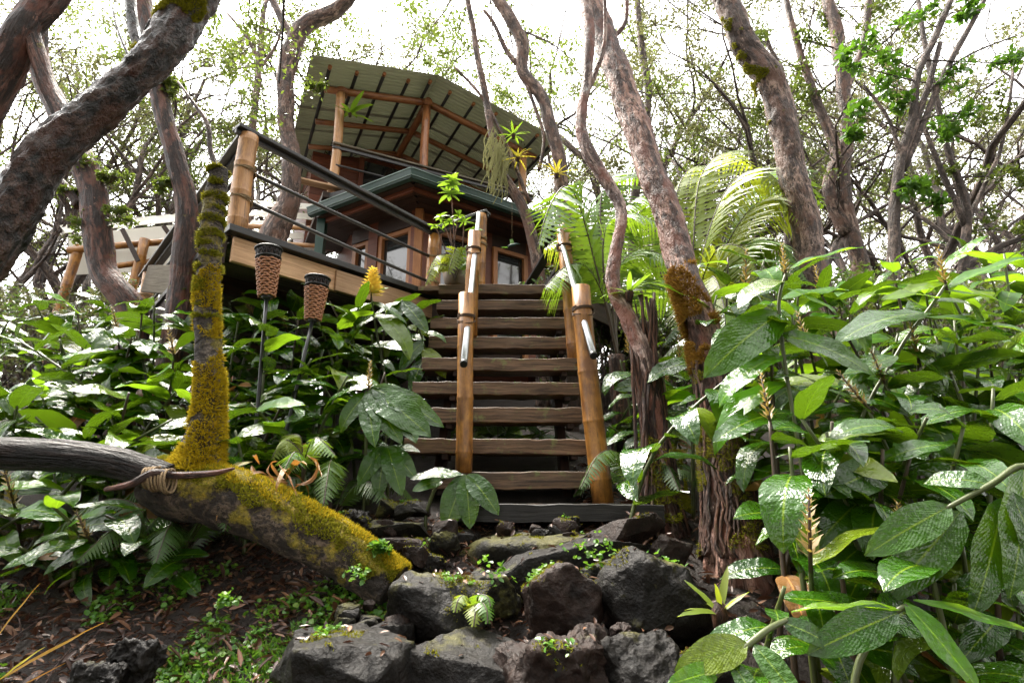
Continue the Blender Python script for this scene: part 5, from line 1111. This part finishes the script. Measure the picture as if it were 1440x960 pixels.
# ================================================================== torches
def torch(label, topp, botp, foot, Y, Yf):
    a = W(*topp, Y); b2 = W(*botp, Y); f = W(*foot, Yf); gz = ground(f.x, f.y); ax = (a - b2).normalized(); H_ = (a - b2).length
    e = empty('bamboo_torch', Vector((f.x, f.y, gz)), label=label, cat='torch'); fd = (f - b2); f2 = b2 + fd * ((b2.z - gz + .15) / max(.05, b2.z - f.z))
    pipe('pole', b2 + ax * .02, f2, .012, M['blackmetal'], e, 10)
    u = ax.orthogonal().normalized(); w_ = ax.cross(u); R0, R1 = .048, .082
    def pt(s, th, rr): r = R0 + (R1 - R0) * s + rr; return b2 + ax * (H_ * s) + (u * math.cos(th) + w_ * math.sin(th)) * r
    core = MB(); core.tube([b2 + ax * (H_ * s) for s in (0, .25, .5, .75, .98)], [R0 + (R1 - R0) * s - .007 for s in (0, .25, .5, .75, .98)], 20); core.build('liner', M['wicker_dark'], e, True)
    mb = MB(); rows = 15; ns = 14
    for r_ in range(rows):
        s = .02 + .76 * r_ / rows; pts = []
        for k in range(ns * 4 + 1):
            th = 2 * PI * k / (ns * 4); pts.append(pt(s + .010 * math.sin(th * ns / 2 + PI * (r_ % 2)), th, .0042 * math.sin(th * ns / 2 * 2 + PI * (r_ % 2))))
        mb.tube(pts, [.0078] * len(pts), 5, False)
    mb.build('basket', M['wicker'], e, True)
    for k in range(ns): mbs = MB(); th = 2 * PI * (k + .25) / ns; mbs.tube([pt(0, th, -.002), pt(.98, th, -.002)], [.004, .004], 5); mbs.build('stave', M['wicker_dark'], e, True)
    for s, r in ((.80, .008), (.985, .009)):
        mr = MB(); pts = [pt(s, 2 * PI * k / 28, .001) for k in range(29)]; mr.tube(pts, [r] * 29, 7, False); mr.build('rim', M['blackmetal'], e, True)
    fr = MB()
    for k in range(28):
        th = 2 * PI * k / 28; fr.tube([pt(.80, th, 0), pt(.985, th + .35 * (1 if k % 2 else -1), 0)], [.004, .004], 4)
    o = fr.build('frill', M['blackmetal'], e, True); o['kind'] = 'stuff'
    cn = MB(); cn.tube([b2 + ax * H_ * .5, b2 + ax * H_ * .93, b2 + ax * H_ * 1.0, b2 + ax * H_ * 1.03, b2 + ax * H_ * 1.05], [.05, .066, .066, .035, .028], 20); cn.build('canister', M['blackmetal'], e, True)
    ft = MB(); ft.tube([b2 - ax * .025, b2 + ax * .01], [.018, .046], 14); ft.build('collar', M['blackmetal'], e, True)
torch('upright wicker torch on a black pole nearest the mossy stem', (378, 350), (375, 417), (357, 640), 3.55, 3.35)
torch('tilted wicker torch on a black pole in front of the deck rim joint', (447, 391), (440, 450), (402, 610), 3.75, 3.45)

# ================================================================== background trees and shrubs
def bg_tree(x, y, h, seed, label, group, m='oh_far', leaf=.07, per=26, stems=2, mat_='bark_far', spread=1.0, low=.35):
    rg = random.Random(seed); b = Vector((x, y, ground(x, y) - .15)); e = empty('ohia_tree', b, label=label, cat='tree', group=group); mb = MB(); cs = []; rr = []
    def walk(p, d, L, r, depth):
        n = max(3, int(L / .45)); P = [p]; Rr = [r]
        for i in range(n):
            d = (d + Vector((rg.gauss(0, .24), rg.gauss(0, .24), rg.gauss(.05, .12)))).normalized(); p = p + d * L / n; P.append(p); Rr.append(r * (1 - .72 * (i + 1) / n))
            if depth < 3 and i > n * (low if depth == 0 else .15) and rg.random() < (.62 if depth == 0 else .7):
                a = rg.uniform(0, 2 * PI); nd = (d * .55 + Vector((math.cos(a), math.sin(a), rg.uniform(-.1, .6))) * .8).normalized(); walk(p, nd, L * rg.uniform(.28, .48) * spread, Rr[-1] * .62, depth + 1)
            if depth >= 1 and i > n * .4: cs.append(p + Vector((rg.gauss(0, .12), rg.gauss(0, .12), rg.gauss(0, .1)))); rr.append(rg.uniform(.16, .36))
        mb.tube(P, [max(q, .008) for q in Rr], 7 if depth == 0 else 5, False, .1 if depth == 0 else 0, 5, seed)
        cs.append(P[-1]); rr.append(rg.uniform(.25, .45))
    for s in range(stems):
        a = rg.uniform(0, 2 * PI); walk(b + Vector((math.cos(a) * .15 * s, math.sin(a) * .15 * s, 0)), Vector((math.cos(a) * .28, math.sin(a) * .28, 1)).normalized(), h * rg.uniform(.8, 1.1), h * .0125 * rg.uniform(.8, 1.25), 0)
    kp_ = [k for k in range(len(cs)) if mnoise.noise(cs[k] * .8 + Vector((seed, 0, 0))) > -.02]; cs = [cs[k] for k in kp_]; rr = [rr[k] for k in kp_]
    mb.build('trunk', M[mat_], e, True); V, F = leaf_cloud(cs, rr, int(per * 1.5), leaf, np.random.RandomState(seed), .3, .8, .5); stuff_part('crown', V, F, M[m], e, kind=None)
rg = random.Random(5)
spots = []
def ok(x, y): return not (-7.5 < x < 4.2 and y < 15.5) and all((x - a) ** 2 + (y - b) ** 2 > 2.2 for a, b in spots)
for ring, (y0, y1, n) in enumerate(((8.0, 12, 14), (12, 18, 14), (18, 28, 13))):
    for i in range(n):
        for t_ in range(40):
            y = rg.uniform(y0, y1); px = rg.uniform(-120, 1560); x = (px - 720) / 800 * y * 1.05
            if ok(x, y): break
        else: continue
        spots.append((x, y))
        side = 'beyond the bamboo shelter' if x < -2.5 else 'beyond the fern and the leaning trunks' if x > 2 else 'behind the house'
        bg_tree(x, y, rg.uniform(8, 12) if ring else rg.uniform(6.5, 9), 300 + ring * 50 + i, 'gnarled %s-stemmed %s tree in the pale forest %s' % ('two' if i % 3 else 'three', ('small-leaved', 'misty grey', 'far hazy')[ring], side), 'far trees ' + side, 'oh_mid' if ring == 0 and i % 2 else 'oh_far', (.055, .075, .11)[ring], (30, 22, 16)[ring], 2 if i % 3 else 3)
for i, (px, y, h_) in enumerate(((640, 15.8, 11.5), (690, 17, 12), (735, 15.6, 10.5), (790, 16.2, 11.5), (850, 15, 10.5), (905, 13.5, 9.5), (40, 9.5, 8.5), (215, 13, 10), (300, 16, 11.5), (120, 11.5, 10))):
    x = (px - 720) / 800 * y * 1.0; side = 'behind the house' if 500 < px < 1000 else 'beyond the bamboo shelter' if px < 500 else 'beyond the fern and the leaning trunks'
    bg_tree(x, y, h_, 500 + i, 'full-crowned green tree in the pale forest ' + side, 'leafy trees ' + side, 'oh_mid', .075, 25, 2, low=.35)
def shrub(px, py, Y, rx, label, group, seed, m='shrub', leaf=.055, n=26, per=50):
    p = W(px, py, Y); b = Vector((p.x, p.y, ground(p.x, p.y) - .05)); e = empty('shrub', b, label=label, cat='shrub', group=group); rs = np.random.RandomState(seed); mb = MB(); cs = []; rr = []
    h = p.z - b.z
    for i in range(n):
        q = Vector((p.x + rs.normal() * rx * .6, p.y + rs.normal() * rx * .5, b.z + h * (.25 + .85 * rs.rand()))); cs.append(q); rr.append(.12 + .14 * rs.rand())
        mb.tube(catmull([b, b.lerp(q, .5) + Vector((rs.normal() * .08, rs.normal() * .08, .1)), q], 3), lerp_list([.014, .009, .004], 3), 5, False)
    mb.build('stem', M['bark_far'], e, True); V, F = leaf_cloud(cs, rr, per, leaf, rs, .5, .8, .5); stuff_part('foliage', V, F, M[m], e, kind=None)
for i in range(20):
    px = 960 + i * 27 + rnd.uniform(-15, 15); shrub(px, rnd.uniform(395, 440), rnd.uniform(5.4, 8.5), rnd.uniform(.5, .9), 'bushy undergrowth shrub between the ginger thicket and the forked trees', 'shrubs behind the tall ginger', 700 + i, rnd.choice(['shrub', 'oh_mid', 'oh_far']))
for i in range(10):
    px = -60 + i * 27 + rnd.uniform(-15, 15); shrub(px, rnd.uniform(370, 430) if px < 70 else rnd.uniform(420, 450), rnd.uniform(6.5, 9), rnd.uniform(.5, .8), 'bushy undergrowth shrub around the bamboo shelter', 'shrubs by the shelter', 740 + i, rnd.choice(['shrub', 'oh_far', 'oh_far']))
for i in range(7):
    shrub(800 + i * 24, rnd.uniform(370, 440), rnd.uniform(6.2, 8), .5, 'leafy shrub behind the tree fern beside the landing', 'shrubs behind the landing', 760 + i, rnd.choice(['shrub', 'oh_mid']))

# ================================================================== litter and ground cover
def scatter(n, xr, yr, keep, size, m, name, label, cat, lift=.008, up=1.2, aspect=.38):
    C = []
    while len(C) < n:
        x = nrs.uniform(*xr); y = nrs.uniform(*yr)
        if keep(x, y): C.append((x, y, ground(x, y) + .012 + lift * nrs.rand()))
    V, F = leaf_cloud(C, [.004] * n, 1, size, nrs, up, .5, aspect); o = stuff_part(name, V, F, M[m], None); tag(o, label, cat); return o
gn = lambda x, y, s, o: mnoise.noise(Vector((x * s, y * s, o)))
scatter(13000, (-3.2, .6), (1.2, 3.4), lambda x, y: True, .034, 'litter', 'leaf_litter', 'brown fallen leaves scattered on the dark forest floor', 'leaf litter', .02)
scatter(3000, (-3.2, -.2), (1.3, 3.2), lambda x, y: True, .06, 'litter', 'leaf_litter', 'larger curled brown leaves among the leaf litter', 'leaf litter', .03, .7, .28)
scatter(4500, (.4, 4), (1.2, 4.4), lambda x, y: True, .06, 'litter', 'leaf_litter', 'brown fallen leaves under the ginger thicket', 'leaf litter', .02)
scatter(9000, (-3.0, -.3), (1.3, 2.9), lambda x, y: gn(x, y, 2.2, 3) + .5 * gn(x, y, 6, 1) > .12, .022, 'cover', 'ground_cover', 'tiny bright green ground cover plants on the forest floor', 'ground cover', .035, .8, .8)
V = []; 
C = []; 
for (px, py, Y, r, n) in ((905, 800, 2.55, 34, 160), (940, 800, 2.5, 20, 60), (533, 770, 2.72, 12, 120), (690, 805, 2.55, 30, 18), (830, 770, 2.6, 40, 26), (505, 805, 2.6, 20, 16), (320, 845, 2.4, 18, 20)):
    for k in range(n): C.append(tuple(W(px + nrs.normal() * r * .5, py + nrs.normal() * r * .28, Y - .12 + nrs.rand() * .05)))
V, F = leaf_cloud(C, [.008] * len(C), 3, .022, nrs, .6, .6, .7); tag(stuff_part('rock_plants', V, F, M['cover'], None), 'small bright green plants sprouting between the boulders', 'ground cover')
tw = MB()
for i in range(90):
    x = rnd.uniform(-2.6, -.2); y = rnd.uniform(1.5, 3.2); a = rnd.uniform(0, PI); L = rnd.uniform(.08, .35); p = Vector((x, y, ground(x, y) + .02)); d = Vector((math.cos(a), math.sin(a) * .6, 0)); q = p + d * L
    q.z = ground(q.x, q.y) + .03; mi = p.lerp(q, .5) + Vector((0, rnd.uniform(-.02, .02), .01)); tw.tube([p, mi, q], [.0035, .003, .0015], 5)
o = tw.build('twig_litter', M['bark_red'], None, True); o['kind'] = 'stuff'; tag(o, 'thin fallen twigs strewn over the leaf litter', 'twigs')
e = empty('dry_fronds', W(400, 670, 2.75), label='tangle of dry brown fronds caught on the mossy trunk', cat='dry fronds')
for i in range(22):
    p = W(330 + rnd.uniform(0, 110), 640 + rnd.uniform(0, 60), 2.72 + rnd.uniform(-.1, .2)); a = rnd.uniform(-1.2, 1.2); put_leaf(e, p, dirv(a + (PI if i % 2 else 0), rnd.uniform(-.7, .5)), Vector((0, -.5, 1)), rnd.uniform(.12, .28), rnd.choice(LEAVES['ginger_dry']), rnd.uniform(-1, 1), .35, 'dry_leaf')

# moss, litter and sprouts settled on the rocks
from mathutils.bvhtree import BVHTree
def settle():
    Vv = []; Ff = []
    for o in list(COL.objects):
        if o.name.split('.')[0] != 'rock': continue
        mw = Matrix.LocRotScale(o.location, o.rotation_euler.to_quaternion(), None); k = len(Vv)
        Vv += [mw @ v.co for v in o.data.vertices]; Ff += [tuple(k + i for i in p.vertices) for p in o.data.polygons]
    bvh = BVHTree.FromPolygons(Vv, Ff); MP = []; MN = []; LC = []; SP_ = []
    for i in range(60000):
        x = rnd.uniform(-1.1, .85); y = rnd.uniform(1.85, 3.3); h = bvh.ray_cast(Vector((x, y, 3)), Vector((0, 0, -1)))
        if h[0] is None: continue
        p, n_ = h[0], h[1]; nz_ = mnoise.noise(p * 4.2) + .5 * mnoise.noise(p * 13)
        if n_.z > .35 and nz_ > .22 + .18 * (y < 2.3): MP.append(p); MN.append(n_)
        if n_.z > .5 and i % 130 == 0: LC.append(tuple(p + Vector((0, 0, .006))))
        if n_.z > .3 and nz_ > .55 and i % 9 == 0: SP_.append(tuple(p + Vector((0, 0, .012))))
    V, F = tufts([tuple(p) for p in MP], [tuple(n_) for n_ in MN], .009, .006, nrs); tag(stuff_part('rock_moss', V, F, M['moss_green'], None), 'olive moss patches coating the boulders', 'moss')
    V, F = leaf_cloud(LC, [.004] * len(LC), 1, .034, nrs, 1.4, .5, .38); tag(stuff_part('leaf_litter', V, F, M['litter'], None), 'brown fallen leaves lodged on and between the boulders', 'leaf litter')
    V, F = leaf_cloud(SP_, [.012] * len(SP_), 3, .018, nrs, .7, .6, .7); tag(stuff_part('rock_sprouts', V, F, M['cover'], None), 'tiny green sprouts in the moss of the boulders', 'ground cover')
settle()
P_ = []; N_ = []
while len(P_) < 16000:
    x = nrs.uniform(-2.4, -.45); y = nrs.uniform(1.5, 2.75)
    if gn(x, y, 2.0, 3.7) + .5 * gn(x, y, 7, 2) + (.35 if -1.5 < x < -.6 and y < 2.4 else 0) > .25: P_.append((x, y, ground(x, y) + .015)); N_.append((0, -.2, 1))
V, F = tufts(P_, N_, .022, .010, nrs, .7); tag(stuff_part('ground_moss', V, F, M['cover'], None), 'bright green moss carpet beside the lowest boulders', 'moss')

# ================================================================== unseen forest added behind the viewpoint to block low sky light
rg = random.Random(77)
for i in range(14):
    a = PI * (i + .5) / 14; d = rg.uniform(4.5, 10); x = math.cos(a) * d; y = -math.sin(a) * d - 1.0
    bg_tree(x, y, rg.uniform(7, 10), 900 + i, 'unseen gnarled ohia tree added behind the viewpoint to block sky light', 'unseen light-blocking trees behind the viewpoint', 'oh_mid', .17, 24, 2)
for i in range(22):
    a = PI * (i + .5) / 22; d = rg.uniform(2.6, 4); x = math.cos(a) * d * 1.2; y = -math.sin(a) * d - .4
    ginger(x, y, rg.uniform(1.0, 2.1), (rg.gauss(0, .2), rg.gauss(0, .2)), rg.uniform(0, 6), 13, .40, 'ginger plant on the path side facing the stairs', 'ginger plants facing the stairs', ('ginger',), None, 950 + i, 2.0)
